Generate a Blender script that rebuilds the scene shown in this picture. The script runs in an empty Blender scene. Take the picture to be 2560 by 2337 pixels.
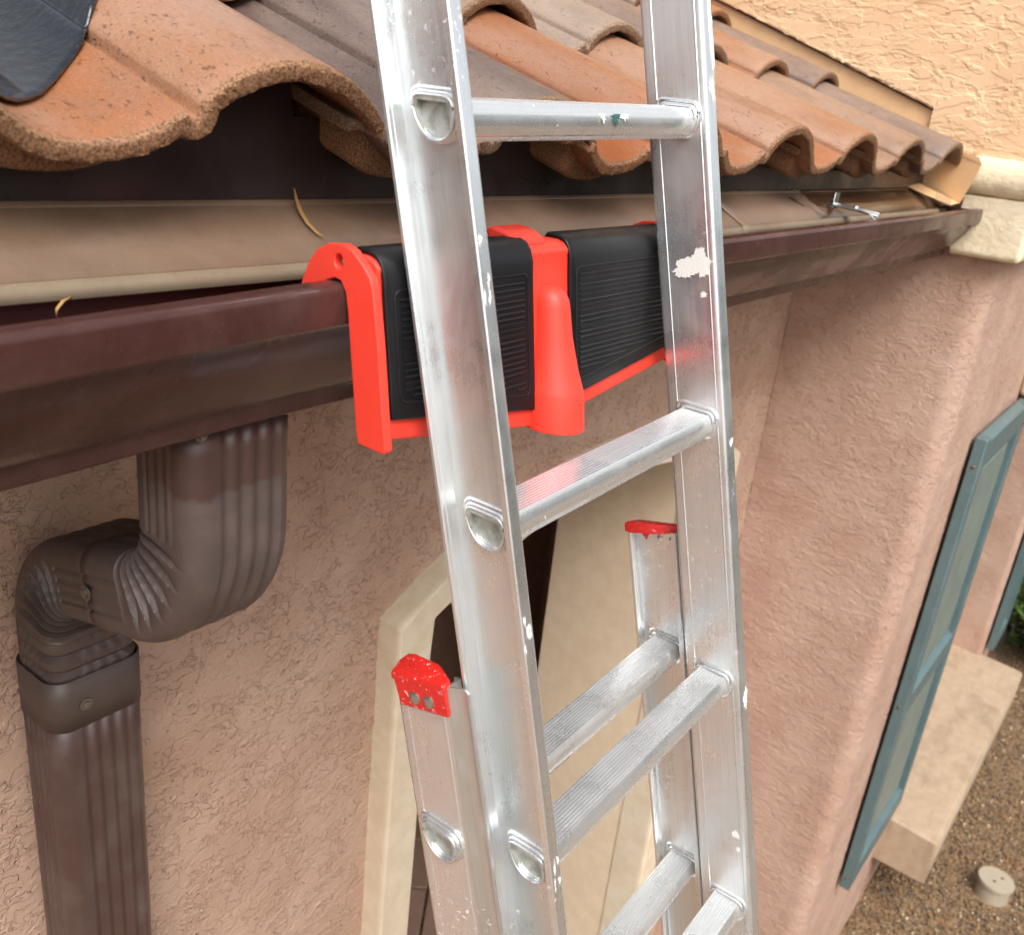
import bpy, math, random
import numpy as np
from mathutils import Vector, Matrix

random.seed(7); rng = np.random.default_rng(7)
sc = bpy.context.scene
H0 = 3.17                       # height of the lens above the gravel; heights below are relative to it
rad = math.radians

# ------------------------------------------------------------------ camera, sky, sun, exposure
cd = bpy.data.cameras.new('camera'); cam = bpy.data.objects.new('camera', cd); sc.collection.objects.link(cam)
_R = ((0.61040448, -0.23442478, 0.75660518), (-0.78529452, -0.30395571, 0.53937319), (0.10353202, -0.92339371, -0.36962842))
m = Matrix(((_R[0][0], -_R[0][1], -_R[0][2], 0), (_R[1][0], -_R[1][1], -_R[1][2], 0), (_R[2][0], -_R[2][1], -_R[2][2], H0), (0, 0, 0, 1)))
cam.matrix_world = m
cd.sensor_width = 36; cd.lens = 33.02; cd.clip_start = 0.02; cd.clip_end = 400
cd.dof.use_dof = True; cd.dof.focus_distance = 0.98; cd.dof.aperture_fstop = 9
sc.camera = cam

SUN_EL, SUN_AZ = rad(52), rad(230)       # azimuth measured from +X towards +Y: light comes from (-X,-Y)
w = bpy.data.worlds.new('World'); sc.world = w; w.use_nodes = True
nt = w.node_tree; nt.nodes.clear()
sky = nt.nodes.new('ShaderNodeTexSky'); sky.sky_type = 'NISHITA'; sky.sun_disc = False
sky.sun_elevation = SUN_EL; sky.sun_rotation = math.pi/2 - SUN_AZ
sky.air_density = 1.0; sky.dust_density = 4.0; sky.ozone_density = 1.0
hs = nt.nodes.new('ShaderNodeHueSaturation'); hs.inputs['Saturation'].default_value = 0.22
bg = nt.nodes.new('ShaderNodeBackground'); bg.inputs['Strength'].default_value = 0.15
wo = nt.nodes.new('ShaderNodeOutputWorld')
nt.links.new(sky.outputs[0], hs.inputs['Color']); nt.links.new(hs.outputs[0], bg.inputs[0]); nt.links.new(bg.outputs[0], wo.inputs[0])
sd = bpy.data.lights.new('sun', 'SUN'); sun = bpy.data.objects.new('sun', sd); sc.collection.objects.link(sun)
sd.energy = 1.35; sd.angle = rad(35); sd.color = (1.0, 0.97, 0.94)
sdir = Vector((math.cos(SUN_EL)*math.cos(SUN_AZ), math.cos(SUN_EL)*math.sin(SUN_AZ), math.sin(SUN_EL)))
sun.rotation_euler = sdir.to_track_quat('Z', 'Y').to_euler(); sun.location = (-2, -3, 8)
sc.view_settings.view_transform = 'Standard'; sc.view_settings.look = 'None'
sc.view_settings.exposure = 0.75; sc.view_settings.gamma = 1.0

# ------------------------------------------------------------------ helpers
COL = sc.collection

class MB:
    def __init__(s): s.v = []; s.f = []; s.m = []
    def add(s, verts, faces, mi=0):
        o = len(s.v); s.v += [tuple(p) for p in verts]
        s.f += [tuple(i+o for i in f) for f in faces]; s.m += [mi]*len(faces); return s
    def box(s, x0, x1, y0, y1, z0, z1, mi=0):
        v = [(x0,y0,z0),(x1,y0,z0),(x1,y1,z0),(x0,y1,z0),(x0,y0,z1),(x1,y0,z1),(x1,y1,z1),(x0,y1,z1)]
        return s.add(v, [(0,3,2,1),(4,5,6,7),(0,1,5,4),(1,2,6,5),(2,3,7,6),(3,0,4,7)], mi)
    def prism(s, pts, fa, fb, mi=0, caps=True):
        """closed outline pts; fa, fb map a 2-D point to the two end positions"""
        n = len(pts); v = [fa(*p) for p in pts] + [fb(*p) for p in pts]
        f = [(i, (i+1) % n, n+(i+1) % n, n+i) for i in range(n)]
        if caps: f += [tuple(range(n-1, -1, -1)), tuple(range(n, 2*n))]
        return s.add(v, f, mi)
    def tube(s, path, r, seg=8, closed=False, mi=0, caps=True):
        path = [Vector(p) for p in path]; n = len(path); rings = []
        up = Vector((0, 0, 1))
        for i, p in enumerate(path):
            a = path[(i-1) % n] if (closed or i > 0) else path[i]
            b = path[(i+1) % n] if (closed or i < n-1) else path[i]
            t = (b-a).normalized(); u = t.cross(up)
            if u.length < 1e-3: u = t.cross(Vector((1, 0, 0)))
            u.normalize(); w_ = u.cross(t)
            rr = r[i] if isinstance(r, (list, tuple)) else r
            rings.append([p + u*rr*math.cos(2*math.pi*k/seg) + w_*rr*math.sin(2*math.pi*k/seg) for k in range(seg)])
        v = [q for ring in rings for q in ring]; f = []
        for i in range(n if closed else n-1):
            j = (i+1) % n
            f += [(i*seg+k, i*seg+(k+1) % seg, j*seg+(k+1) % seg, j*seg+k) for k in range(seg)]
        if not closed and caps: f += [tuple(range(seg-1, -1, -1)), tuple(range((n-1)*seg, n*seg))]
        return s.add(v, f, mi)
    def disc(s, c, axis, r, h, seg=14, dome=0.0, mi=0):
        """short cylinder with a domed head: c centre of base, axis direction"""
        a = Vector(axis).normalized(); u = a.orthogonal().normalized(); w_ = a.cross(u); c = Vector(c)
        prof = [(r, 0), (r, h)] + ([(r*0.75, h+dome*0.6), (r*0.35, h+dome)] if dome else [])
        v = []; f = []
        for (rr, hh) in prof:
            v += [c + a*hh + (u*math.cos(2*math.pi*k/seg) + w_*math.sin(2*math.pi*k/seg))*rr for k in range(seg)]
        for i in range(len(prof)-1):
            f += [(i*seg+k, i*seg+(k+1) % seg, (i+1)*seg+(k+1) % seg, (i+1)*seg+k) for k in range(seg)]
        f += [tuple(range(seg-1, -1, -1)), tuple(range((len(prof)-1)*seg, len(prof)*seg))]
        return s.add(v, f, mi)
    def mesh(s, name, zoff=H0, smooth=35):
        me = bpy.data.meshes.new(name)
        me.from_pydata([(x, y, z+zoff) for x, y, z in s.v], [], s.f)
        me.polygons.foreach_set('material_index', s.m)
        fin(me, smooth); return me
    def build(s, name, mats, parent=None, zoff=H0, smooth=35, bevel=0, seg=2):
        return link(name, s.mesh(name, zoff, smooth), mats, parent, bevel, seg)

def fin(me, smooth):
    import bmesh
    bm = bmesh.new(); bm.from_mesh(me); bmesh.ops.recalc_face_normals(bm, faces=bm.faces); bm.to_mesh(me); bm.free()
    if smooth:
        me.polygons.foreach_set('use_smooth', [True]*len(me.polygons)); me.set_sharp_from_angle(angle=rad(smooth))
    me.update()

def link(name, me, mats, parent=None, bevel=0, seg=2):
    o = bpy.data.objects.new(name, me); COL.objects.link(o)
    if not isinstance(mats, (list, tuple)): mats = [mats]
    if len(me.materials) == 0:
        for m_ in mats: me.materials.append(m_)
    if parent is not None:
        o.parent = parent
        if not parent.get('local'): o.matrix_parent_inverse = PW(parent).inverted()
    if bevel:
        b = o.modifiers.new('bevel', 'BEVEL'); b.width = bevel; b.segments = seg; b.limit_method = 'ANGLE'; b.angle_limit = rad(40)
        b.harden_normals = False
    return o

_pw = {}
def PW(o): return _pw.get(o.name, Matrix.Identity(4))

def thing(name, label, cat, loc=(0, 0, 0), mw=None, group=None, local=False):
    o = bpy.data.objects.new(name, None); COL.objects.link(o); o.empty_display_size = 0.1
    mw = mw or Matrix.Translation(loc); o.matrix_world = mw; _pw[o.name] = mw.copy()
    if local: o['local'] = 1
    return tag(o, label, cat, group)
def tag(o, label=None, cat=None, group=None, kind=None):
    if label: o['label'] = label
    if cat: o['category'] = cat
    if group: o['group'] = group
    if kind: o['kind'] = kind
    return o

def np_mesh(name, V, F, smooth=True):
    me = bpy.data.meshes.new(name); V = np.asarray(V, np.float32); F = np.asarray(F, np.int32); k = F.shape[1]
    me.vertices.add(len(V)); me.vertices.foreach_set('co', V.ravel())
    me.loops.add(F.size); me.loops.foreach_set('vertex_index', F.ravel())
    me.polygons.add(len(F)); me.polygons.foreach_set('loop_start', np.arange(len(F), dtype=np.int32)*k)
    me.polygons.foreach_set('loop_total', np.full(len(F), k, np.int32))
    me.update(calc_edges=True); me.validate()
    me.polygons.foreach_set('use_smooth', np.full(len(F), smooth))
    return me
def grid_faces(nu, nv):
    i = np.arange(nu-1)[:, None]; j = np.arange(nv-1)[None, :]
    a = (i*nv+j).ravel(); return np.stack([a, a+nv, a+nv+1, a+1], 1)
def sheet(name, P, mats, parent=None, keep=None, flip=False):
    """P: (nu, nv, 3) points relative to the lens"""
    nu, nv = P.shape[:2]; V = P.reshape(-1, 3).copy(); V[:, 2] += H0
    F = grid_faces(nu, nv)
    if flip: F = F[:, ::-1]
    if keep is not None:
        c = P.reshape(-1, 3)[F].mean(1); F = F[keep(c)]
        used = np.unique(F); remap = np.full(len(V), -1); remap[used] = np.arange(len(used)); V = V[used]; F = remap[F]
    return link(name, np_mesh(name, V, F), mats, parent)
def lin(a, b, step): return np.linspace(a, b, max(2, int(round(abs(b-a)/step))+1))

# ------------------------------------------------------------------ materials
class NT:
    def __init__(s, name):
        s.m = bpy.data.materials.new(name); s.m.use_nodes = True; s.t = s.m.node_tree; s.t.nodes.clear()
        s.out = s.t.nodes.new('ShaderNodeOutputMaterial'); s.b = s.t.nodes.new('ShaderNodeBsdfPrincipled')
        s.t.links.new(s.b.outputs[0], s.out.inputs[0]); tc = s.t.nodes.new('ShaderNodeTexCoord'); s.co = tc.outputs['Object']
    def n(s, k, **kw):
        o = s.t.nodes.new(k)
        for a, b in kw.items(): setattr(o, a, b)
        return o
    def set(s, sock, val):
        if hasattr(val, 'links') or isinstance(val, bpy.types.NodeSocket): s.t.links.new(val, sock)
        else: sock.default_value = val
    def map(s, scale=(1, 1, 1), loc=(0, 0, 0), src=None):
        o = s.n('ShaderNodeMapping'); o.inputs['Scale'].default_value = scale; o.inputs['Location'].default_value = loc
        s.t.links.new(src or s.co, o.inputs['Vector']); return o.outputs[0]
    def noise(s, scale, detail=3, rough=0.55, dist=0.0, vec=None):
        o = s.n('ShaderNodeTexNoise'); s.t.links.new(vec or s.co, o.inputs['Vector'])
        o.inputs['Scale'].default_value = scale; o.inputs['Detail'].default_value = detail
        o.inputs['Roughness'].default_value = rough; o.inputs['Distortion'].default_value = dist; return o.outputs['Fac']
    def voro(s, scale, vec=None, feature='F1', rand=1.0):
        o = s.n('ShaderNodeTexVoronoi', feature=feature); s.t.links.new(vec or s.co, o.inputs['Vector'])
        o.inputs['Scale'].default_value = scale; o.inputs['Randomness'].default_value = rand; return o
    def ramp(s, fac, a, b, lo=0.0, hi=1.0):
        o = s.n('ShaderNodeMapRange', interpolation_type='SMOOTHSTEP'); s.set(o.inputs[0], fac)
        for i, v in zip((1, 2, 3, 4), (a, b, lo, hi)): o.inputs[i].default_value = v
        return o.outputs[0]
    def math(s, op, a, b=0.0):
        o = s.n('ShaderNodeMath', operation=op); s.set(o.inputs[0], a); s.set(o.inputs[1], b); return o.outputs[0]
    def mix(s, fac, a, b):
        o = s.n('ShaderNodeMix', data_type='RGBA'); s.set(o.inputs[0], fac)
        for k, v in ((6, a), (7, b)): s.set(o.inputs[k], v if not isinstance(v, tuple) else (*v[:3], 1))
        return o.outputs[2]
    def bump(s, h, strength=0.5, dist=0.002, prev=None):
        o = s.n('ShaderNodeBump'); o.inputs['Strength'].default_value = strength; o.inputs['Distance'].default_value = dist
        s.t.links.new(h, o.inputs['Height'])
        if prev: s.t.links.new(prev, o.inputs['Normal'])
        return o.outputs[0]
    def done(s, color=None, rough=None, metal=None, normal=None, spec=None, coat=None, coat_rough=None, disp=None, dscale=0.003, dmid=0.5):
        i = s.b.inputs
        if color is not None: s.set(i['Base Color'], (*color[:3], 1) if isinstance(color, tuple) else color)
        if rough is not None: s.set(i['Roughness'], rough)
        if metal is not None: s.set(i['Metallic'], metal)
        if normal is not None: s.set(i['Normal'], normal)
        if spec is not None: s.set(i['Specular IOR Level'], spec)
        if coat is not None: s.set(i['Coat Weight'], coat)
        if coat_rough is not None: s.set(i['Coat Roughness'], coat_rough)
        if disp is not None:
            d = s.n('ShaderNodeDisplacement'); d.inputs['Scale'].default_value = dscale; d.inputs['Midlevel'].default_value = dmid
            s.t.links.new(disp, d.inputs['Height']); s.t.links.new(d.outputs[0], s.out.inputs['Displacement']); s.m.displacement_method = 'BOTH'
        return s.m

def stucco(name, c1, c2, sc1=30, sc2=52, amp=0.0045, stretch=(0.62, 0.62, 1.25), thr=(0.50, 0.56), off=(0, 0, 0), crack=0.55):
    """lace-finish render: overlapping thin plateaus with steep ragged edges over a sandy ground"""
    t = NT(name); v = t.map(stretch, off)
    n1 = t.noise(sc1, 2.5, 0.55, 0.3, v); n2 = t.noise(sc2, 2.5, 0.55, 0.35, t.map(stretch, (7.3, 2.1, 4.4)))
    s1 = t.ramp(n1, thr[0], thr[0]+0.04); s2 = t.ramp(n2, thr[1], thr[1]+0.04)
    n3 = t.noise(sc1*0.7, 3, 0.6, 0.45, t.map(stretch, (1.3, 9.1, 3.4))); s3 = t.ramp(n3, 0.53, 0.56)
    mask = t.noise(sc1*0.9, 2, 0.5, 0, t.map(stretch, (5.5, 1.7, 2.2)))
    ck = t.math('MAXIMUM', t.ramp(t.math('ABSOLUTE', t.math('SUBTRACT', n2, 0.47)), 0.006, 0.026), t.ramp(mask, 0.50, 0.54))
    fine = t.noise(330, 4, 0.7); mid_ = t.noise(sc2*2.4, 3, 0.6); low = t.noise(5, 3, 0.6)
    h = t.math('ADD', t.math('MULTIPLY', s1, 0.30), t.math('MULTIPLY', s2, 0.16))
    h = t.math('ADD', h, t.math('MULTIPLY', s3, 0.34)); h = t.math('ADD', h, t.math('MULTIPLY', mid_, 0.16)); h = t.math('ADD', h, t.math('MULTIPLY', fine, 0.10))
    h = t.math('ADD', h, t.math('MULTIPLY', ck, crack))
    col = t.mix(t.ramp(low, 0.3, 0.7), c1, c2)
    col = t.mix(t.ramp(fine, 0.44, 0.30, 0, 0.25), col, tuple(x*0.5 for x in c1))
    return t.done(col, 0.9, normal=None, spec=0.25, disp=h, dscale=amp, dmid=0.8)

M = {}
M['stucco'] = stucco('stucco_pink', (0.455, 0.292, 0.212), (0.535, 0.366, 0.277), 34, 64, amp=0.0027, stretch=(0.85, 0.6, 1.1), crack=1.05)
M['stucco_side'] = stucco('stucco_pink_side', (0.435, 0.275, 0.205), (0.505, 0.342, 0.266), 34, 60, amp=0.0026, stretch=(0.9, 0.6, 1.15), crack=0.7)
M['stucco_up'] = stucco('stucco_peach_lit', (0.70, 0.455, 0.265), (0.75, 0.515, 0.32), 18, 29, amp=0.0045, stretch=(1, 0.55, 1.3), thr=(0.5, 0.55), crack=0.3)  # peach, with the brighter light on the upper wall put into the colour
def sand(name, c1, c2, amp=0.0022, stain=None, fs=150):
    t = NT(name); f = t.noise(fs, 4, 0.65); g = t.noise(22, 3, 0.6)
    h = t.math('ADD', t.math('MULTIPLY', f, 0.55), t.math('MULTIPLY', g, 0.45))
    col = t.mix(t.ramp(g, 0.35, 0.65), c1, c2)
    if stain:
        st = t.ramp(t.noise(5.0, 4, 0.6, 0.5, t.map((1.0, 2.2, 1))), 0.44, 0.76, 0, 0.5); col = t.mix(st, col, stain)
    return t.done(col, 0.88, spec=0.25, disp=h, dscale=amp)
M['cream'] = sand('cream_render', (0.70, 0.585, 0.40), (0.78, 0.67, 0.48), amp=0.005, fs=75)
M['arch'] = sand('arch_render', (0.67, 0.555, 0.400), (0.73, 0.62, 0.465))
M['tan'] = sand('tan_render', (0.74, 0.58, 0.41), (0.79, 0.63, 0.45), amp=0.0015)
M['sill'] = sand('sill_render', (0.39, 0.285, 0.192), (0.43, 0.32, 0.22), amp=0.001, stain=(0.19, 0.12, 0.07))
M['porch'] = sand('porch_brown', (0.42, 0.25, 0.17), (0.46, 0.29, 0.20), amp=0.001)

def paint(name, c, rough=0.35, dirt_or_sheen=None, wet=True, mott=0.25, bump=0.06, spec=0.5):
    t = NT(name); n1 = t.noise(9, 4, 0.6, 0.4); n2 = t.noise(140, 3, 0.6)
    col = t.mix(t.ramp(n1, 0.35, 0.7, 0, mott), c, tuple(min(1, x*1.5+0.012) for x in c))
    if dirt_or_sheen: col = t.mix(t.ramp(t.noise(16, 5, 0.65, 0.3), 0.38, 0.78, 0, 0.6), col, dirt_or_sheen)
    sp_ = t.noise(420, 3, 0.65); col = t.mix(t.ramp(sp_, 0.66, 0.72, 0, 0.5), col, tuple(min(1, x*2.2+.05) for x in c)); col = t.mix(t.ramp(t.noise(60, 4, 0.7), 0.5, 0.75, 0, 0.22), col, tuple(x*.55 for x in c))
    r = t.ramp(n1, 0.40, 0.62, rough*0.72, rough*1.2) if wet else t.ramp(n1, 0.3, 0.7, rough*0.85, rough*1.15)
    return t.done(col, r, normal=t.bump(n2, bump, 0.001), spec=spec)
M['gutter'] = paint('gutter_brown', (0.054, 0.021, 0.0175), 0.27, dirt_or_sheen=(0.105, 0.055, 0.048), mott=0.08, spec=0.30)  # paler patches put the lip's soft wet reflections into the colour
M['gutter_in'] = paint('gutter_inside', (0.17, 0.045, 0.04), 0.5, wet=False)
M['spout'] = paint('downspout_brown', (0.066, 0.035, 0.029), 0.40, dirt_or_sheen=(0.125, 0.095, 0.08))
M['spout_dust'] = paint('downspout_dusty', (0.070, 0.048, 0.041), 0.5, dirt_or_sheen=(0.108, 0.082, 0.066), wet=False)
M['fascia'] = paint('fascia_dark', (0.030, 0.019, 0.018), 0.38, dirt_or_sheen=(0.045, 0.034, 0.03))
M['drip'] = paint('drip_edge_tan', (0.175, 0.105, 0.066), 0.45, dirt_or_sheen=(0.225, 0.155, 0.10), mott=0.2)
M['drip_hem'] = paint('drip_hem_dusty', (0.175, 0.125, 0.080), 0.7, wet=False, dirt_or_sheen=(0.24, 0.185, 0.125))
def zone(name, src, axis, a, b, col2, rough2, wav=.06, wsc=14):
    """a copy of a painted metal with a second coat (damp or dusty) past a wavy line"""
    t = NT(name); sx_ = t.n('ShaderNodeSeparateXYZ'); t.t.links.new(t.co, sx_.inputs[0])
    q = t.math('ADD', sx_.outputs[axis], t.math('MULTIPLY', t.math('SUBTRACT', t.noise(wsc, 3, 0.6), 0.5), wav)); m_ = t.ramp(q, a, b)
    n1 = t.noise(9, 4, 0.6, 0.4); c = src
    col = t.mix(t.ramp(n1, 0.35, 0.7, 0, 0.35), c, tuple(x*1.4+.01 for x in c)); col = t.mix(t.ramp(t.noise(420, 3, 0.65), 0.66, 0.72, 0, 0.4), col, tuple(min(1, x*2.2+.05) for x in c))
    col2_ = t.mix(t.ramp(t.noise(30, 4, 0.65), 0.4, 0.7), col2, tuple(x*1.3 for x in col2))
    return t.done(t.mix(m_, col, col2_), t.math('ADD', t.math('MULTIPLY', m_, rough2-.42), .42), normal=t.bump(t.noise(140, 3), .06, .001))
M['drip_wet'] = zone('drip_edge_damp', (0.20, 0.125, 0.08), 0, 1.66, 1.70, (0.060, 0.030, 0.016), 0.16, .35, 7)
M['spout_up'] = zone('downspout_chalky', (0.066, 0.035, 0.029), 2, H0-.327, H0-.333, (0.082, 0.058, 0.052), 0.55, .030, 30)
M['flash'] = paint('flashing_peach', (0.74, 0.46, 0.24), 0.5, wet=False, mott=0.1)
M['shutter'] = paint('shutter_teal', (0.085, 0.138, 0.146), 0.42, wet=False, dirt_or_sheen=(0.12, 0.165, 0.162))
M['shutter_p'] = paint('shutter_panel', (0.165, 0.205, 0.182), 0.45, wet=False)
M['darkwood'] = paint('bracket_brown', (0.14, 0.09, 0.06), 0.6, wet=False)
M['galv'] = NT('galvanised').done((0.55, 0.57, 0.58), 0.35, 1.0)
M['screw'] = NT('screw_head').done((0.20, 0.165, 0.13), 0.5, 0.7)
t = NT('glass_dark'); M['glass'] = t.done((0.02, 0.025, 0.03), 0.04, spec=0.6)
t = NT('red_plastic'); M['red'] = t.done((0.80, 0.052, 0.030), t.ramp(t.noise(35, 4, 0.7), 0.3, 0.7, 0.36, 0.55), normal=t.bump(t.noise(900, 2), 0.05, 0.0005), spec=0.45)
t = NT('red_cap'); sp = t.ramp(t.noise(240, 5, 0.7), 0.60, 0.66, 0, 0.85); sm = t.ramp(t.noise(40, 4, 0.65, 0.5), 0.62, 0.68, 0, 0.75)
M['redcap'] = t.done(t.mix(t.math('MAXIMUM', sp, sm), (0.62, 0.02, 0.015), (0.72, 0.55, 0.52)), 0.45)
t = NT('black_rubber'); M['rubber'] = t.done((0.0075, 0.0075, 0.0085), t.ramp(t.noise(30, 3), 0.3, 0.7, 0.36, 0.48), normal=t.bump(t.noise(700, 2), 0.08, 0.0005), spec=0.3)
t = NT('black_sheet'); wv = t.noise(75, 4, 0.6, 0.6); M['sheet'] = t.done((0.003, 0.006, 0.010), t.ramp(wv, 0.4, 0.65, 0.04, 0.13), normal=t.bump(wv, 0.5, 0.004), spec=0.35, coat=0.5, coat_rough=0.05)
t = NT('white_paint'); M['wpaint'] = t.done((0.80, 0.79, 0.75), 0.55, normal=t.bump(t.noise(400, 3), 0.3, 0.001))
t = NT('dry_leaf'); M['leaf_dry'] = t.done((0.36, 0.20, 0.065), 0.6)
t = NT('pvc'); M['pvc'] = t.done(t.mix(t.noise(30, 3), (0.35, 0.295, 0.215), (0.41, 0.35, 0.26)), 0.6)
t = NT('pvc_dark'); M['pvc_hole'] = t.done((0.05, 0.04, 0.03), 0.7)

def alu(name, tint=(0.85, 0.875, 0.885), rough=0.30, specks=True, smear=True, MET=0.88):
    t = NT(name)
    br = t.noise(1.0, 4, 0.6, 0, t.map((900, 900, 9)))            # drawn along the rail (local Z)
    cl = t.noise(14, 5, 0.65, 0.5); sc_ = t.noise(1.0, 5, 0.7, 0.4, t.map((160, 160, 26)))
    col = t.mix(t.ramp(br, 0.3, 0.7), tuple(c*0.90 for c in tint), tint)
    col = t.mix(t.ramp(cl, 0.45, 0.75, 0, 0.35), col, (0.68, 0.68, 0.65))
    metal = MET; r = t.math('ADD', t.ramp(cl, 0.3, 0.75, rough*0.75, rough*1.5), t.math('MULTIPLY', t.math('SUBTRACT', br, 0.5), 0.16))
    if specks:
        zone = t.ramp(t.noise(4.5, 2), 0.48, 0.64)
        sp = t.math('MULTIPLY', t.ramp(t.noise(210, 3, 0.6, 0.6), 0.635, 0.665), zone)
        dk = t.math('MULTIPLY', t.ramp(t.noise(260, 3, 0.6, 0.2), 0.735, 0.76), 0.6)
        smr = t.math('MULTIPLY', t.math('MULTIPLY', t.ramp(sc_, 0.62, 0.74), t.ramp(t.noise(9, 3, 0.6, 0.3), 0.56, 0.66)), 0.6) if smear else 0.0
        wm = t.math('MAXIMUM', sp, smr)
        col = t.mix(wm, col, (0.80, 0.79, 0.74)); col = t.mix(dk, col, (0.16, 0.15, 0.13))
        metal = t.math('MULTIPLY', t.math('SUBTRACT', 1.0, t.math('MAXIMUM', wm, dk)), MET); r = t.math('MAXIMUM', r, t.math('MULTIPLY', wm, 0.6))
    nrm = t.bump(br, 0.05, 0.0006); nrm = t.bump(cl, 0.10, 0.002, nrm)
    return t.done(col, r, metal, nrm)
M['alu'] = alu('aluminium_rail')
M['alu_f'] = alu('aluminium_flange', (0.72, 0.75, 0.74), 0.34)
def alu_rung(name):
    t = NT(name)
    br = t.noise(1.0, 4, 0.6, 0, t.map((9, 700, 700))); cl = t.noise(20, 5, 0.65, 0.5)
    sp = t.math('MULTIPLY', t.ramp(t.noise(130, 4, 0.65, 0.4), 0.68, 0.71), t.ramp(t.noise(11, 2), 0.45, 0.6))
    dk = t.math('MULTIPLY', t.ramp(t.noise(1.0, 4, 0.7, 0.4, t.map((90, 260, 260), (3, 1, 2))), 0.68, 0.71), t.ramp(t.noise(12, 2, 0.5, 0, t.map((1, 1, 1), (4, 2, 1))), 0.52, 0.62))
    col = t.mix(t.ramp(br, 0.3, 0.7), (0.78, 0.795, 0.79), (0.87, 0.88, 0.88))
    col = t.mix(sp, col, (0.80, 0.79, 0.74)); col = t.mix(dk, col, (0.17, 0.16, 0.15))
    mt = t.math('SUBTRACT', 0.78, t.math('MULTIPLY', t.math('MAXIMUM', sp, dk), 0.8))
    return t.done(col, t.math('ADD', t.ramp(cl, 0.3, 0.75, 0.22, 0.40), t.math('MULTIPLY', dk, 0.2)), mt, t.bump(br, 0.06, 0.0006))
M['rung'] = alu_rung('aluminium_rung')
t = NT('rung_inside'); M['plug'] = t.done(t.mix(t.ramp(t.noise(70, 4, 0.6, 0.5), 0.35, 0.65), (0.30, 0.31, 0.27), (0.52, 0.53, 0.50)), 0.5, 0.4)

def tile_mat(name, edge=False):
    t = NT(name); oi = t.n('ShaderNodeObjectInfo'); oc = oi.outputs['Color']
    sx_ = t.n('ShaderNodeSeparateXYZ'); t.t.links.new(t.co, sx_.inputs[0]); lx_ = sx_.outputs[0]
    rnd = t.n('ShaderNodeCombineXYZ'); t.t.links.new(t.math('MULTIPLY', oi.outputs['Random'], 37.0), rnd.inputs[0])
    va = t.n('ShaderNodeVectorMath', operation='ADD'); t.t.links.new(t.co, va.inputs[0]); t.t.links.new(rnd.outputs[0], va.inputs[1]); V = va.outputs[0]
    big = t.noise(7, 4, 0.6, 0.3, t.map((1, 0.4, 1), src=V)); mid = t.noise(45, 5, 0.7, 0.2, V); fine = t.noise(330, 5, 0.7, 0, V); grain = t.noise(850, 3, 0.65, 0, V)
    hsv = t.n('ShaderNodeHueSaturation'); hsv.inputs['Hue'].default_value = 0.494; hsv.inputs['Saturation'].default_value = 1.12; hsv.inputs['Value'].default_value = 0.98; t.t.links.new(oc, hsv.inputs['Color'])
    if not edge:
        lite = t.mix(0.38, oc, (0.42, 0.30, 0.235))
        col = t.mix(t.ramp(big, 0.36, 0.64), oc, lite)
        pan = t.math('MULTIPLY', t.ramp(lx_, 0.092, 0.078), t.ramp(big, 0.66, 0.40, 0.25, 1.0)); col = t.mix(pan, col, hsv.outputs[0])
        side = t.ramp(lx_, 0.205, 0.255, 0, 0.55); col = t.mix(side, col, hsv.outputs[0])
        stn = t.noise(11, 5, 0.65, 0.5, t.map((1.6, 0.45, 1), src=V)); col = t.mix(t.ramp(stn, 0.50, 0.70, 0, 0.55), col, t.mix(0.35, oc, (0.11, 0.078, 0.060)))
        col = t.mix(t.ramp(mid, 0.58, 0.74, 0, 0.5), col, t.mix(0.5, oc, (0.14, 0.05, 0.015)))
        spk = t.noise(190, 4, 0.7, 0.3, t.map((1, 0.5, 1), src=V)); col = t.mix(t.ramp(fine, 0.56, 0.66, 0, 0.7), col, (0.085, 0.04, 0.022)); col = t.mix(t.ramp(spk, 0.61, 0.67, 0, 0.75), col, (0.10, 0.042, 0.02)); col = t.mix(t.ramp(grain, 0.57, 0.68, 0, 0.4), col, (0.60, 0.47, 0.38))
        h = t.math('ADD', t.math('MULTIPLY', fine, 0.6), t.math('MULTIPLY', grain, 0.4))
        r = t.ramp(mid, 0.35, 0.65, 0.28, 0.48)
        return t.done(col, r, normal=t.bump(t.math('SUBTRACT', h, t.math('MULTIPLY', t.ramp(spk, 0.60, 0.68), 0.5)), 0.75, 0.0016), spec=0.5)
    f2 = t.noise(520, 5, 0.75, 0, V)
    col = t.mix(t.ramp(f2, 0.36, 0.62), (0.085, 0.040, 0.018), t.mix(0.45, hsv.outputs[0], (0.52, 0.33, 0.19)))
    return t.done(col, 0.6, normal=t.bump(f2, 0.6, 0.0018), spec=0.45)
M['tile'] = tile_mat('tile_face'); M['tile_edge'] = tile_mat('tile_cut_edge', True)

t = NT('gravel_bed'); vv = t.voro(70); M['ground'] = t.done(t.mix(vv.outputs['Color'], (0.10, 0.062, 0.032), (0.30, 0.19, 0.10)), 0.7, normal=t.bump(vv.outputs['Distance'], 0.8, 0.01))
t = NT('pebble'); at = t.n('ShaderNodeAttribute', attribute_name='col'); M['pebble'] = t.done(at.outputs['Color'], t.ramp(t.noise(60, 2), 0.3, 0.7, 0.25, 0.6), normal=t.bump(t.noise(300, 3), 0.2, 0.002))
t = NT('leaf_green'); at = t.n('ShaderNodeAttribute', attribute_name='col'); M['leaf'] = t.done(at.outputs['Color'], 0.45)
M['stem'] = NT('stem').done((0.10, 0.07, 0.04), 0.8)
t = NT('paver'); M['paver'] = t.done(t.mix(t.noise(12, 4), (0.17, 0.10, 0.07), (0.25, 0.155, 0.11)), 0.7, normal=t.bump(t.noise(80, 3), 0.3, 0.002))

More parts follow.
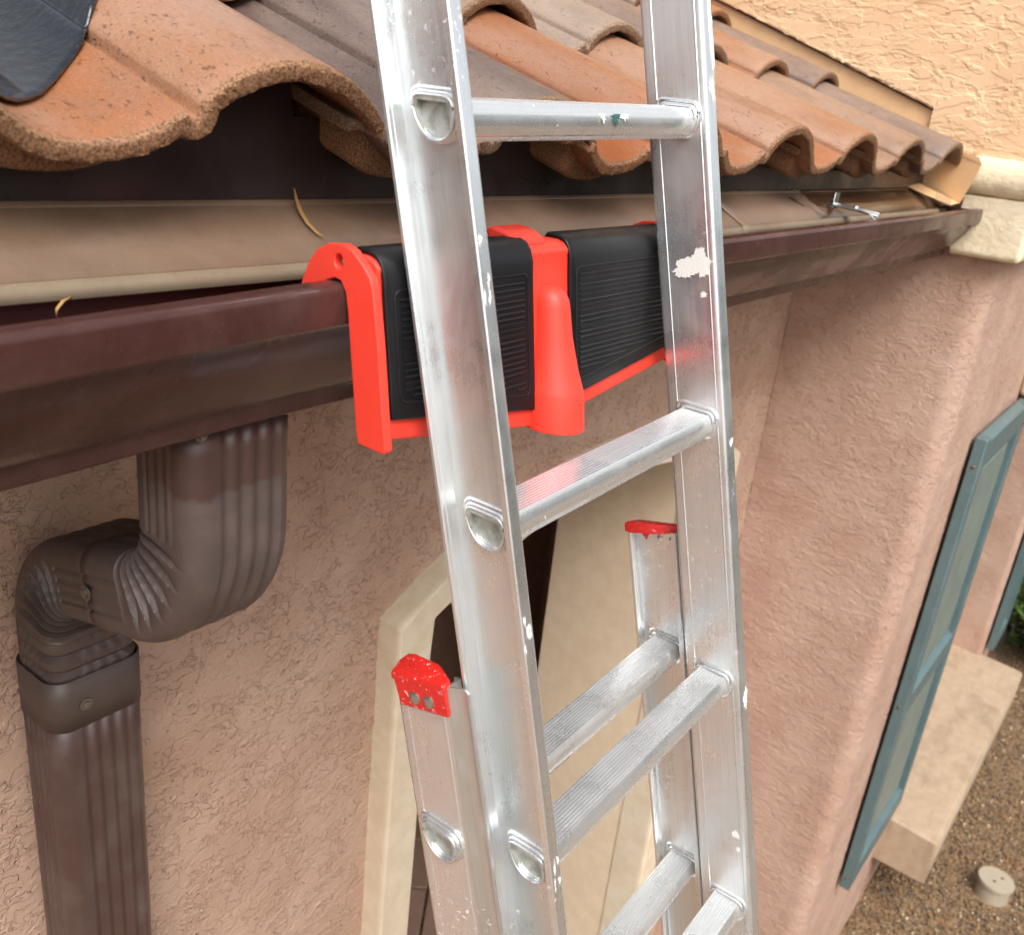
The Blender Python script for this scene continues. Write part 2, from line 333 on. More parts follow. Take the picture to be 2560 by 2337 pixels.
# ------------------------------------------------------------------ the setting
g = MB(); S = 60
g.add([(-S, -S, -H0), (S, -S, -H0), (S, S, -H0), (-S, S, -H0)], [(0, 1, 2, 3)])
tag(g.build('ground', M['ground'], smooth=0), 'brown gravel yard beside the house wall', kind='structure')

house = thing('house', 'pink stucco house with clay tile roof, cream trim and teal shutters', 'house', (2.6, 1.5, 0))

# --- main wall with the arched opening
YW, XR, YF = 0.96, 2.62, 0.46
AX0, AX1, ASP, AAP = 1.097, 2.250, -0.865, -0.757         # opening: sides, spring and apex heights
def arch_z(x, x0, x1, sp, ap):
    c = (x0+x1)/2; hw = (x1-x0)/2; h = ap-sp; R_ = (hw*hw+h*h)/(2*h)
    return ap - R_ + np.sqrt(np.maximum(R_*R_ - (x-c)**2, 0))
xs = lin(-0.6, XR+0.01, 0.0048); zs = lin(-0.16, -1.95, 0.0048)
P = np.zeros((len(xs), len(zs), 3)); P[..., 0] = xs[:, None]; P[..., 1] = YW; P[..., 2] = zs[None, :]
sheet('wall', P, M['stucco'], house, keep=lambda c: ~((c[:, 0] > AX0-0.02) & (c[:, 0] < AX1+0.02) & (c[:, 2] < arch_z(c[:, 0], AX0-.02, AX1+.02, ASP+.02, AAP+.02))))
zs2 = lin(-1.95, -H0, 0.03); xs2 = lin(-0.6, XR+0.01, 0.0305)
P = np.zeros((len(xs2), len(zs2), 3)); P[..., 0] = xs2[:, None]; P[..., 1] = YW; P[..., 2] = zs2[None, :]
sheet('wall', P, M['stucco'], house, keep=lambda c: c[:, 0] < AX0-0.02); sheet('wall', P, M['stucco'], house, keep=lambda c: c[:, 0] > AX1+0.02)
b = MB(); b.box(-1.6, -0.6, YW, YW+0.2, -H0, -0.16); b.box(-1.6, AX0-0.03, YW+0.012, YW+0.2, -H0, -0.16); b.build('wall', M['stucco'], house)

# --- return wall, rounded corner, front wall as one swept skin
rc = 0.055; path = [(XR, y) for y in lin(YW, YF+rc, 0.0055)]
path += [(XR+rc-rc*math.cos(a), YF+rc-rc*math.sin(a)) for a in np.linspace(0, math.pi/2, 14)[1:]]
path += [(x, YF) for x in lin(XR+rc, 3.66, 0.0065)[1:]] + [(3.66, y) for y in lin(YF, 0.70, 0.012)[1:]]
pa = np.array(path); zz = lin(-0.20, -H0, 0.0065)
P = np.zeros((len(pa), len(zz), 3)); P[..., 0] = pa[:, None, 0]; P[..., 1] = pa[:, None, 1]; P[..., 2] = zz[None, :]
WZ0, WZ1 = -0.86, -2.66                                     # window opening
sheet('wall', P, M['stucco_side'], house, flip=True, keep=lambda c: ~((c[:, 0] > 3.6599) & ((c[:, 1] > YF+0.001)) & (c[:, 2] > WZ0)))
path = [(5.38, y) for y in lin(0.70, YF+0.02, 0.008)] + [(5.40, YF)] + [(x, YF) for x in lin(5.42, 5.75, 0.01)] + [(5.77, YF+.02)] + [(5.77, y) for y in lin(0.5, 3.0, 0.05)]
pa = np.array(path); zz = lin(-0.20, -H0, 0.01)
P = np.zeros((len(pa), len(zz), 3)); P[..., 0] = pa[:, None, 0]; P[..., 1] = pa[:, None, 1]; P[..., 2] = zz[None, :]
sheet('wall', P, M['stucco_side'], house, flip=True)
for z0, z1 in ((WZ0, -0.20), (-H0, WZ1-0.22)):
    xx = lin(3.66, 5.40, 0.012); zz = lin(z0, z1, 0.012)
    P = np.zeros((len(xx), len(zz), 3)); P[..., 0] = xx[:, None]; P[..., 1] = YF; P[..., 2] = zz[None, :]
    sheet('wall', P, M['stucco_side'], house)
b = MB(); b.box(3.66, 5.38, YF+.004, 0.72, WZ0, WZ0+0.1); b.box(3.64, 5.40, 0.72, 0.95, -H0, -0.2); b.build('lintel', M['stucco'], house)
# window in the recess
wn = MB()
for x0, x1, z0, z1 in ((3.66, 3.71, WZ1, WZ0), (5.33, 5.38, WZ1, WZ0), (3.71, 5.33, WZ1, WZ1+.06), (3.71, 5.33, WZ0-.06, WZ0), (4.50, 4.54, WZ1+.06, WZ0-.06)):
    wn.box(x0, x1, 0.675, 0.72, z0, z1)
wf = wn.build('window', M['cream'], house, bevel=0.004)
for x0, x1 in ((3.71, 4.50), (4.54, 5.33)):
    p_ = MB(); p_.box(x0, x1, 0.695, 0.701, WZ1+.06, WZ0-.06); p_.build('pane', M['glass'], wf)

# --- porch behind the arch
b = MB(); b.box(AX1+.004, AX1+0.18, YW+0.055, 1.41, -H0, -0.35); b.build('porch_side_wall', M['tan'], house)
b = MB()
b.box(AX1+0.18, 4.2, 1.39, 1.50, -H0, -0.35); b.box(-1.6, 4.2, 2.60, 2.70, -H0, -0.35); b.box(-1.6, -1.5, YW+.2, 2.6, -H0, -.35); b.box(4.1, 4.2, 1.5, 2.6, -H0, -.35)
b.box(-1.6, 4.2, YW+0.2, 2.70, -0.35, -0.30); b.build('porch_wall', M['porch'], house)
b = MB(); b.box(AX0-0.02, AX1+0.02, YW+.02, YW+0.28, -0.62, -0.36); b.build('porch_header', M['tan'], house)
for i in range(9):
    for j in range(6):
        b = MB(); b.box(-.13, .13, -.13, .13, 0, 0.03)
        c = math.cos(rad(35)); s_ = math.sin(rad(35)); u, v_ = (i-3)*.27, (j-2)*.27
        if i == j == 0: pm = b.mesh('porch_paver', 0, 35)
        o = link('porch_paver', pm, M['paver'], house, bevel=0.004); o.location = (1.95+u*c-v_*s_, 1.75+u*s_+v_*c, 0.005+0.001*((i+j) % 3)); o.rotation_euler = (0, 0, rad(35))

# --- cream arch surround (front face, sides)
def arch_outline(x0, x1, sp, ap, n=40):
    x = np.linspace(x0, x1, n); return [(x0, -H0+.0)] + list(zip(x, arch_z(x, x0, x1, sp, ap))) + [(x1, -H0+.0)]
oo = arch_outline(1.012, 2.350, -0.850, -0.683, 120); ii = arch_outline(AX0, AX1, ASP, AAP, 120)
def resample(pl, n):
    pl = np.array(pl, float); d = np.r_[0, np.cumsum(np.hypot(*np.diff(pl, axis=0).T))]; q = np.linspace(0, d[-1], n)
    return np.stack([np.interp(q, d, pl[:, 0]), np.interp(q, d, pl[:, 1])], 1)
na = 700; A = resample(oo, na); Bq = resample(ii, na)
prof = [(0, YW+0.02)] + [(0, y) for y in np.linspace(YW-0.036, YW-0.045, 3)] + [(0.03, YW-0.05)]
ring = []
YA = YW-0.05
for y in np.linspace(YW+0.01, YA+.008, 9): ring.append((0, y))
ring += [(0.02, YA+.003), (0.05, YA)]
for k in np.linspace(0.08, 0.95, 24): ring.append((k, YA))
ring += [(0.98, YA+.003), (1, YA+.010)]
for y in np.linspace(YA+.02, YW+0.06, 14): ring.append((1, y))
P = np.zeros((na, len(ring), 3))
for j, (k, y) in enumerate(ring):
    P[:, j, 0] = A[:, 0]*(1-k)+Bq[:, 0]*k; P[:, j, 2] = A[:, 1]*(1-k)+Bq[:, 1]*k; P[:, j, 1] = y
sheet('arch_surround', P, M['arch'], house)

# --- upper storey wall, its flashing, cornice
XU = 2.588
def lowz(y): return np.where(y > 0.70, 0.068+(y-0.70)*0.352, -0.03+0*y)
for ya, yb_, fl in ((0.40, 0.70, lambda y: -0.03+0*y), (0.70, 2.6, lambda y: 0.068+(y-0.70)*0.352)):
    ys = lin(ya, yb_, 0.0058); tt = np.linspace(0, 1, 190); lo = fl(ys)
    P = np.zeros((len(ys), len(tt)+2, 3)); P[..., 1] = ys[:, None]
    P[:, 2:, 2] = lo[:, None] + (np.maximum(1.15, lo+0.3)-lo)[:, None]*tt[None, :]; P[:, :2, 2] = lo[:, None]
    P[..., 0] = XU; P[:, 0, 0] = XU+0.05; P[:, 1, 0] = XU+0.012
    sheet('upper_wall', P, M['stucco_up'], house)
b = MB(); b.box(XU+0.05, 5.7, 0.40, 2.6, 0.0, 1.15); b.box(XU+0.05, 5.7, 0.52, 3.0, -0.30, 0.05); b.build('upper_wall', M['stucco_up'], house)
b = MB(); b.add([(XU+.014, 0.64, -0.06), (XU+.014, 2.7, 0.60), (XU+.014, 2.7, 0.85), (XU+.014, .64, 0.10)], [(0, 1, 2, 3)]); b.build('step_flashing', M['flash'], house)
b = MB(); b.tube([(XU+.006, 0.70, 0.0655), (XU+.006, 1.35, 0.2945), (XU+.006, 2.5, .6995)], 0.0034, 6); b.build('sealant_joint', M['fascia'], house)

def cornice(profile, name, mats, step=0.006):
    """profile (out, z): swept round the corner; out is the projection from side x=2.62 / front y=.46"""
    pr = resample(profile, max(10, int(sum(math.dist(profile[i], profile[i+1]) for i in range(len(profile)-1))/step)))
    st = [('s', y) for y in lin(0.572, YF, step)] + [('c', a) for a in np.linspace(0, 1, 6)[1:-1]] + [('f', x) for x in lin(XR, 4.0, 0.012)] + [('f', 5.78)]
    P = np.zeros((len(st), len(pr), 3))
    for j, (o_, z) in enumerate(pr):
        for i, (k, q) in enumerate(st):
            if k == 's': p = (XR-o_, q - o_*(max(0, 1-(q-YF)/0.05)))
            elif k == 'f': p = (q-o_*max(0, 1-(q-XR)/.05), YF-o_)
            else: p = (XR-o_, YF-o_)
            P[i, j] = (p[0], p[1], z)
    sheet(name, P, mats, house, flip=False)
cornice([(0.0, -0.262), (0.03, -0.262), (0.045, -0.258), (0.05, -0.25), (0.05, -0.118), (0.02, -0.112)], 'cornice_band', M['cream'])
cornice([(0.02, -0.114)]+[(0.035+0.037*math.cos(a), -0.072+0.044*math.sin(a)) for a in np.linspace(-1.35, 1.5, 12)]+[(0.0, -0.026)], 'cornice_roll', M['cream'])
b = MB(); b.box(3.62, 5.44, YF-0.10, YF, -0.80, -0.62); b.build('window_header', M['cream'], house, bevel=0.02, seg=3)
for x in (3.64, 5.30):
    b = MB(); b.box(x, x+0.11, YF-0.055, YF, -0.90, -0.80); b.box(x+.02, x+0.09, YF-0.035, YF-.001, -1.0, -0.90); b.build('bracket', M['darkwood'], house, bevel=0.008)

# --- sill
sx = lin(3.64, 5.42, 0.02)
b = MB(); prf = [(0.70, -2.655), (0.255, -2.685), (0.243, -2.69), (0.238, -2.70), (0.238, -2.90), (0.245, -2.91), (0.46, -2.91), (0.70, -2.91)]
b.prism(prf, lambda y, z: (3.64, y, z), lambda y, z: (5.42, y, z)); b.build('window_sill', M['sill'], house, bevel=0.016, seg=4)

# --- shutters
def shutter(x0, x1, z1, z0):
    y0, y1 = YF-0.048, YF-0.012
    b = MB(); b.box(x0+.01, x1-.01, YF-0.026, YF-0.014, z0+.01, z1-.01); sh = b.build('shutter', M['shutter_p'], house)
    zm = z0+(z1-z0)*0.455
    for xa, xb in ((x0, x0+.05), (x1-.05, x1)):
        b = MB(); b.box(xa, xb, y0, y1, z0, z1); b.build('stile', M['shutter'], sh, bevel=0.004)
    for za, zb in ((z0, z0+.10), (zm-.045, zm+.045), (z1-.10, z1)):
        b = MB(); b.prism([(y0, za), (y0, zb-.012), (y1-.012, zb), (y1, zb), (y1, za)], lambda y, z: (x0+.05, y, z), lambda y, z: (x1-.05, y, z)); b.build('rail', M['shutter'], sh, bevel=0.003)
    for za in (z0+.10, zm+.045):
        zb = zm-.045 if za < zm-.1 else z1-.10
        b = MB(); b.box(x0+.09, x1-.09, YF-.032, YF-.026, za+.04, zb-.04); b.build('panel', M['shutter_p'], sh, bevel=0.005)
    for z in (z0+.05, zm, z1-.09):
        b = MB(); b.disc((x0, YF-.03, z), (-1, 0, 0), .006, .003, 10, .002); b.build('screw', M['screw'], sh)
shutter(2.955, 3.60, -0.80, -2.545); shutter(5.41, 5.74, -0.80, -2.63)

# ------------------------------------------------------------------ roof: deck, fascia, drip edge, tiles
b = MB(); b.prism([(0.69, -0.110), (2.7, 0.640), (2.7, 0.60), (0.69, -0.150)], lambda y, z: (-0.9, y, z), lambda y, z: (2.6, y, z))
b.box(-1.6, 2.6, 0.70, 0.99, -0.305, -0.29); b.box(-0.9, 2.6, 2.6, 2.7, -.4, .66); roof = b.build('roof', M['fascia'], house)
SCALLOP = True
def xsheet(name, prof, mats, parent, x0=-1.2, x1=2.59, step=0.03, wob=0.0012, thick=0.0012):
    xs_ = lin(x0, x1, step); pr = np.array(prof, float); P = np.zeros((len(xs_), len(pr), 3))
    ph = rng.random(3)*6
    wv = wob*(np.sin(xs_*9+ph[0])+0.6*np.sin(xs_*23+ph[1])+.4*np.sin(xs_*51+ph[2]))
    P[..., 0] = xs_[:, None]; P[..., 1] = pr[None, :, 0]; P[..., 2] = pr[None, :, 1] + wv[:, None]
    o = sheet(name, P, mats, parent); o.data.set_sharp_from_angle(angle=rad(28))
    sdm = o.modifiers.new('thickness', 'SOLIDIFY'); sdm.thickness = thick; sdm.offset = 0
    return o
DRX, DRZ = [-1.2, .2, .3, .6, 1.4, 2.4, 2.6], [.004, .001, 0, -.0042, -.0085, -.0115, -.012]     # the eave is not quite level
def drift(o, fx, fz):
    me = o.data; n_ = len(me.vertices); c = np.zeros(n_*3, np.float32); me.vertices.foreach_get('co', c); c = c.reshape(-1, 3)
    c[:, 2] += np.interp(c[:, 0], fx, fz); me.vertices.foreach_set('co', c.ravel()); me.update()
for x0, x1, dz in ((-1.2, 1.385, 0.0), (1.375, 2.56, 0.0016)):       # two lengths lapped where the dark joint shows
    d_ = xsheet('drip_edge', [(0.673, -0.1050+dz), (0.6715, -0.1095+dz), (0.6040, -0.1450+dz)], M['drip'] if x0 < 0 else M['drip_wet'], house, x0, x1, wob=0.0)
    h_ = xsheet('hem', [(0.6040, -0.1452+dz), (0.5990, -0.1575+dz)], M['drip_hem'], d_, x0, x1, wob=0.0)
    drift(d_, DRX, DRZ); drift(h_, DRX, DRZ)

TOP = [(-.088,.0240),(-.080,.0248),(-.070,.0250),(-.056,.0240),(-.050,.0225),(-.044,.0175),(-.036,.0115),(-.026,.0055),(-.014,.0015),(0,0),(.015,.0005),(.03,.0025),(.045,.0065),(.058,.0120),(.068,.0170),(.0735,.0205),(.0765,.0222),(.0785,.0225),
       (.0796,.0198),(.0822,.0172),(.0858,.0170),(.0870,.0190),(.0880,.0280),(.0910,.0325),(.095,.0365),(.102,.0425),(.114,.0500),(.128,.0565),(.143,.0612),(.158,.0638),(.172,.0645),(.186,.0637),(.20,.0613),(.214,.0573),(.228,.0515),(.241,.0440),(.253,.0355),(.262,.0275),(.268,.0215),(.272,.0165)]
def under(x):                         # lowest tile face above x, near the eave
    zs_ = []
    for k in range(-6, 8):
        q = x-(0.316+PITCH*k+{-1: .016, 0: .016, 1: .010}.get(k, 0))
        if -.088 <= q <= .272: zs_.append(np.interp(q, [p[0] for p in TOP], [p[1] for p in TOP])+{-1: .006, 0: .006, 1: .003}.get(k, 0))
    return -0.064+min(zs_ or [0.02])-.0185+.0215
PITCH = 0.3275
xs_ = np.arange(-1.2, 2.565, .008); top_ = np.array([under(x) for x in xs_])-.006
b = MB(); b.prism([(x, z) for x, z in zip(xs_, top_)]+[(xs_[-1], -.30), (xs_[0], -.30)], lambda x, z: (x, .675, z), lambda x, z: (x, .688, z)); b.build('fascia_board', M['fascia'], house)
def tile_mesh(seed, rough=1.0, L=0.405):
    r = np.random.default_rng(seed)
    tp = resample(TOP, 250); tp[:, :] = tp
    d = np.gradient(tp, axis=0); nrm = np.stack([d[:, 1], -d[:, 0]], 1); nrm /= np.linalg.norm(nrm, axis=1)[:, None]
    if nrm[:, 1].mean() > 0: nrm = -nrm
    th = 0.0160 - 0.0045*np.exp(-((tp[:, 0]+.085)/.03)**2) - 0.004*np.exp(-((tp[:, 0]-.272)/.02)**2)
    bt = tp + nrm*th[:, None]
    n = len(tp); ny = 16; yy = np.r_[0.003, np.linspace(0.03, L, ny-1)]
    def sm(n_, k):
        a = r.normal(size=n_+k); return np.convolve(a, np.ones(k)/k, 'same')[:n_]*math.sqrt(k)
    V = []; 
    ju = sm(n, 3)*0.0004*rough; jl = sm(n, 3)*0.0005*rough + sm(n, 15)*.0005
    top = np.zeros((ny, n, 3)); bot = np.zeros((ny, n, 3))
    for j, y in enumerate(yy):
        top[j, :, 0] = tp[:, 0]; top[j, :, 1] = y; top[j, :, 2] = tp[:, 1]
        bot[j, :, 0] = bt[:, 0]; bot[j, :, 1] = y; bot[j, :, 2] = bt[:, 1]
    top[0, :, 1] += np.abs(ju); top[0, :, 2] += ju*.5; bot[0, :, 1] += np.abs(jl)*1.3; bot[0, :, 2] += jl*.7
    nf = 6; fr = np.zeros((nf, n, 3))
    for k in range(nf):
        q = (k+1)/(nf+1); fr[k] = top[0]*(1-q)+bot[0]*q; fr[k, :, 1] = -0.0015 + r.normal(size=n)*0.0004*rough + 0.0022*(2*q-1)**4
    back = 0.014*np.clip((-.054-tp[:, 0])/.012, 0, 1)
    top[0, :, 1] += back; bot[0, :, 1] += back; fr[:, :, 1] += back[None]
    V = np.concatenate([top.reshape(-1, 3), bot.reshape(-1, 3), fr.reshape(-1, 3)])
    Ft = grid_faces(ny, n); Fb = grid_faces(ny, n)[:, ::-1] + ny*n
    idx = lambda j, i: 2*ny*n + j*n + i
    rows = [np.arange(n)] + [2*ny*n + k*n + np.arange(n) for k in range(nf)] + [ny*n + np.arange(n)]
    Ff = []
    for a, b_ in zip(rows[:-1], rows[1:]):
        Ff.append(np.stack([a[:-1], a[1:], b_[1:], b_[:-1]], 1))
    Fe = []
    for i in (0, n-1):
        for j in range(ny-1): Fe.append((j*n+i, (j+1)*n+i, ny*n+(j+1)*n+i, ny*n+j*n+i))
    for i in (0, n-1):
        c_ = [int(rw[i]) for rw in rows]; Fe += [(c_[0], c_[1], c_[2], c_[3]), (c_[0], c_[3], c_[4], c_[5]), (c_[0], c_[5], c_[6], c_[7])]
    Fk = [( (ny-1)*n+i, (ny-1)*n+i+1, ny*n+(ny-1)*n+i+1, ny*n+(ny-1)*n+i) for i in range(n-1)]
    F = np.concatenate([Ft, Fb, np.concatenate(Ff), np.array(Fe), np.array(Fk)])
    me = np_mesh('roof_tile', V, F)
    mi = np.zeros(len(F), np.int32); a = len(Ft)+len(Fb); mi[a:a+sum(map(len, Ff))+len(Fe)] = 1
    me.polygons.foreach_set('material_index', mi)
    me.materials.append(M['tile']); me.materials.append(M['tile_edge'])
    me.set_sharp_from_angle(angle=rad(50)); return me
TM = [tile_mesh(s) for s in (1, 2, 3, 4)]
def lug_mesh():
    x = np.linspace(-.058, .050, 28); f = lambda q: np.interp(q, [p[0] for p in TOP], [p[1] for p in TOP]); P_ = []
    top = f(x)-.012; bot = np.minimum(-.0150-.0185*np.sqrt(np.clip(1-((x+.004)/.0545)**2, 0, 1)), top-.0015)
    b = MB()
    for q, (y, k) in enumerate(((0.026, .80), (0.030, .95), (0.036, 1.0), (0.13, 1.0))):
        pass
    lev = ((0.0240, .72), (0.0265, .92), (0.0310, 1.0), (0.13, 1.0)); n = len(x); v = []
    for y, k in lev:
        v += [(a*k if k < 1 else a, y, t_) for a, t_ in zip(x, top)] + [(a*k if k < 1 else a, y, top.mean()*0+(-.012)+(b_+.012)*k) for a, b_ in zip(x[::-1], bot[::-1])]
    m_ = 2*n
    b.add(v, [(i*m_+q, i*m_+(q+1) % m_, (i+1)*m_+(q+1) % m_, (i+1)*m_+q) for i in range(len(lev)-1) for q in range(m_)] + [tuple(range(m_)), tuple(range((len(lev)-1)*m_, len(lev)*m_))])
    return b.mesh('lug', 0, 60)
LUG = lug_mesh(); LUG.materials.append(M['tile_edge'])
TCOL = {'o': (0.345, 0.125, 0.044), 'p': (0.315, 0.138, 0.062), 't': (0.255, 0.138, 0.072), 'g': (0.155, 0.103, 0.077), 'b': (0.108, 0.074, 0.062), 'c': (0.29, 0.22, 0.165), 'r': (0.30, 0.12, 0.045)}
ROWS = ['gtbobgooptgb', 'tgoobbgrcrtb'.replace('r', 't'), 'obtgocogtobg', 'gtobgotbgoct', 'tobgtcogbtog', 'gobtgobtgobt']
K0 = -3; PITCH = 0.3275
tilt = rad(16.6)
for j in range(6):
    for k in range(K0, 7):
        me = TM[(j*5+k*3) % 4]
        o = link('roof_tile', me, None, roof)
        jx, jz, jr = random.uniform(-.002, .002), random.uniform(-.0012, .0012), random.uniform(-.006, .006)
        o.location = (0.316+PITCH*k+jx+{-1: .016, 0: .016, 1: .010}.get(k, 0), 0.600+0.332*j+random.uniform(-.004, .004), -0.0640+0.127*j+jz+{-1: .006, 0: .006, 1: .003}.get(k, 0)+H0)
        o.rotation_euler = (tilt, 0, jr)
        key = {0: {-3: 'g', -2: 't', -1: 'b', 0: 'p', 1: 'b', 2: 'o', 3: 'p', 4: 'p', 5: 't', 6: 'g'},
               1: {0: 'g', 1: 'o', 2: 't', 3: 'c', 4: 'g', 5: 'p', 6: 'g'}, 2: {2: 'b', 3: 'o', 4: 't', 5: 'g'}}.get(j, {}).get(k, ROWS[j][(k-K0) % 12])
        c = TCOL[key]; f = random.uniform(.94, 1.06); o.color = (c[0]*f, c[1]*f, c[2]*f, 1)
        if j == 0:
            lg = link('lug', LUG, None, roof); lg.location = o.location; lg.rotation_euler = o.rotation_euler; lg.color = (.30, .115, .04, 1)

# kick-out flashing at the foot of the roof
b = MB(); kx = 2.541
out = [(0.80, 0.045), (0.66, -0.012), (0.60, -0.022), (0.556, -0.030), (0.546, -0.046), (0.560, -0.100), (0.572, -0.140), (0.60, -0.142), (0.70, -0.11), (0.80, -0.08)]
b.prism(out, lambda y, z: (kx+max(0, y-.60)*.30, y, z), lambda y, z: (kx+.0015+max(0, y-.60)*.30, y, z))
pan = [(kx, 0.70, -0.098), (kx, 0.575, -0.138), (kx-.055, 0.578, -0.142), (kx-.075, 0.612, -0.131), (kx-.09, 0.635, -0.124), (kx-.10, 0.70, -0.104)]
b.add(pan + [(x, y, z-.0015) for x, y, z in pan], [(0, 1, 2, 3, 4, 5), (11, 10, 9, 8, 7, 6)] + [(i, (i+1) % 6, 6+(i+1) % 6, 6+i) for i in range(6)])
b.add([(kx-.055, .578, -.142), (kx-.075, .612, -.131), (kx-.076, .613, -.118), (kx-.058, .580, -.130)], [(0, 1, 2, 3)])
b.build('kickout_flashing', M['flash'], house, smooth=30)

# ------------------------------------------------------------------ gutter
gut = thing('gutter', 'long brown metal rain gutter hung under the tile edge', 'gutter', (0.7, 0.59, H0-0.27))
GP = [(.665, -.140), (.665, -.200), (.664, -.264), (.660, -.2685), (.600, -.2695), (.588, -.2695), (.5835, -.2665), (.5825, -.255), (.5815, -.2515), (.5775, -.2495), (.573, -.2455), (.567, -.2375), (.559, -.2265), (.550, -.2140), (.5425, -.2015), (.538, -.1905), (.536, -.1835), (.5335, -.1800), (.5230, -.1795), (.5205, -.1770), (.5200, -.1720), (.5200, -.1530), (.5203, -.1512), (.5211, -.1496), (.5224, -.1482), (.5241, -.1473), (.5260, -.1469), (.5350, -.1464), (.5362, -.1474), (.5364, -.1530)]
tr = xsheet('trough', GP, M['gutter'], gut, -1.2, 2.565, 0.05, 0.0, 0.0011); tr.data.materials.append(M['gutter_in']); tr.modifiers[0].material_offset = 1; drift(tr, [-1.2, -.3, .235, .35, .48, 2.6], [-.02, -.014, -.0062, -.0033, 0, 0])
b = MB(); b.prism([p for p in GP[2:-3]]+[(.528, -.150), (.664, -.150)], lambda y, z: (2.564, y, z), lambda y, z: (2.568, y, z)); b.build('end_cap', M['gutter'], gut)
def hanger(x):
    b = MB(); yb, yf = 0.625, 0.530
    prof = [(yf, -.1480), (yf+.012, -.1470), (.555, -.1375), (.570, -.1350), (yb, -.1330), (yb, -.1358), (.570, -.1378), (.554, -.1402), (yf+.012, -.1495), (yf, -.1505)]
    b.prism(prof, lambda y, z: (x-.014, y, z), lambda y, z: (x+.014, y, z))
    b.box(x-.012, x+.012, yb-.0015, yb+.0, -.140, -.112); b.tube([(x, .54, -.1395), (x, yb+.015, -.1320)], .004, 8); b.disc((x, .585, -.1345), (0, 0, 1), .006, .003, 8, .002)
    b.build('hanger', M['galv'], gut, bevel=0.001)
hanger(0.675); hanger(1.82)

# ------------------------------------------------------------------ downspout
spout = thing('downspout', 'brown ribbed metal downspout with two crimped elbows', 'downspout', (0.4615, 0.8975, 0))
XC = 0.4570; HW, HD = 0.0545, 0.0445
def rrect(hw, hd, r=0.021, n=8, ribs=0.0):
    """outline of the pipe, u along X, v across; returns (u, v) list"""
    pts = []
    def side(a, b_, nx):
        for i in range(nx):
            q = i/nx; pts.append((a[0]+(b_[0]-a[0])*q, a[1]+(b_[1]-a[1])*q))
    def corner(cx, cy, a0):
        for i in range(n): a = a0+math.pi/2*i/n; pts.append((cx+r*math.cos(a), cy+r*math.sin(a)))
    side((hw, -hd+r), (hw, hd-r), 28); corner(hw-r, hd-r, 0); side((hw-r, hd), (-hw+r, hd), 44); corner(-hw+r, hd-r, math.pi/2)
    side((-hw, hd-r), (-hw, -hd+r), 28); corner(-hw+r, -hd+r, math.pi); side((-hw+r, -hd), (hw-r, -hd), 44); corner(hw-r, -hd+r, 1.5*math.pi)
    return pts
RR = rrect(HW, HD)
def ribbed(pts, amp=0.0028):
    o = []
    for u, v in pts:
        if abs(abs(v)-HD) < 1e-6:
            k = max(0, math.cos(math.pi*min(1, abs(u-0.006)/.040)*0.5)); d_ = amp*(0.5-0.5*math.cos(2*math.pi*(u-0.006)/.0165))*(abs(u-.006) < .0330)
            o.append((u, v-math.copysign(d_, v)))
        elif abs(abs(u)-HW) < 1e-6:
            d_ = amp*.7*(0.5-0.5*math.cos(2*math.pi*v/.0125))*(abs(v) < .019); o.append((u-math.copysign(d_, u), v))
        else: o.append((u, v))
    return o
RB = ribbed(RR)
def spline_frames(segs):
    """segs in the Y-Z plane: ('l', length) or ('a', radius, angle, sign); returns list of (y, z, dirangle, kind, t)"""
    return segs
def sweep(name, frames, mats, parent, pleat=None, scale=1.0, ribs=True, cap=False, prof=None):
    """frames: (y, z, a) with a = heading below horizontal towards +Y (pi/2 = straight down)"""
    V = []; RX = prof or RR; n = len(RX)
    for fi, fr in enumerate(frames):
        y, z, a, plt = fr[:4]; inner = fr[4] if len(fr) > 4 else 1
        ty, tz = math.cos(a), -math.sin(a); ny, nz = math.sin(a), math.cos(a)      # normal pointing to +Y/up side
        for (u, v), (ur, vr) in zip(RX, RB):
            wgt = min(1, max(0, (v*inner+HD)/(2*HD)*1.9-0.28))
            uu, vv = (ur, vr) if ribs else (u, v)
            if plt: 
                uu = u*(1-plt*wgt*0.19) if abs(u) > HW-.022 else uu*(1-plt*wgt*.16)
                if v*inner > 0: vv = v*(1-plt*0.17*min(1, v*inner/HD*1.3))
            V.append((XC+uu*scale, y+ny*vv*scale, z+nz*vv*scale+H0))
    F = []
    for i in range(len(frames)-1):
        F += [(i*n+k, i*n+(k+1) % n, (i+1)*n+(k+1) % n, (i+1)*n+k) for k in range(n)]
    me = bpy.data.meshes.new(name); me.from_pydata(V, [], F); fin(me, 24 if name == 'elbow' else 50)
    o = link(name, me, mats, parent); sm_ = o.modifiers.new('thickness', 'SOLIDIFY'); sm_.thickness = .0012; sm_.offset = -1
    return o
BEND = rad(75); RA = 0.095
def arcframes(cy, cz, a0, a1, sgn, n=168, pleats=7, inner=1):
    fr = []
    for i in range(n+1):
        q = i/n; a = a0+(a1-a0)*q
        ty, tz = math.cos(a), -math.sin(a); ny, nz = math.sin(a), math.cos(a)
        y = cy - sgn*ny*RA; z = cz - sgn*nz*RA
        ph = (q*pleats) % 1.0; saw = (ph/.88)**1.8 if ph < .88 else (1-ph)/.12 
        saw = saw if 0.005 < q < 0.995 else 0
        fr.append((y, z, a, saw*min(1, q*8, (1-q)*8), inner))
    return fr
d90 = math.pi/2; aS = d90-BEND
Ay, Az = 0.6405, -0.378
A_c = (Ay+RA, Az)
fa = [(Ay, z, d90, 0) for z in np.linspace(-.262, Az, 6)]
arcA = arcframes(A_c[0], A_c[1], d90, aS, 1, inner=1)
By = 0.8975; endA = arcA[-1]
B_cy = By-RA
bY = B_cy + math.sin(aS)*RA
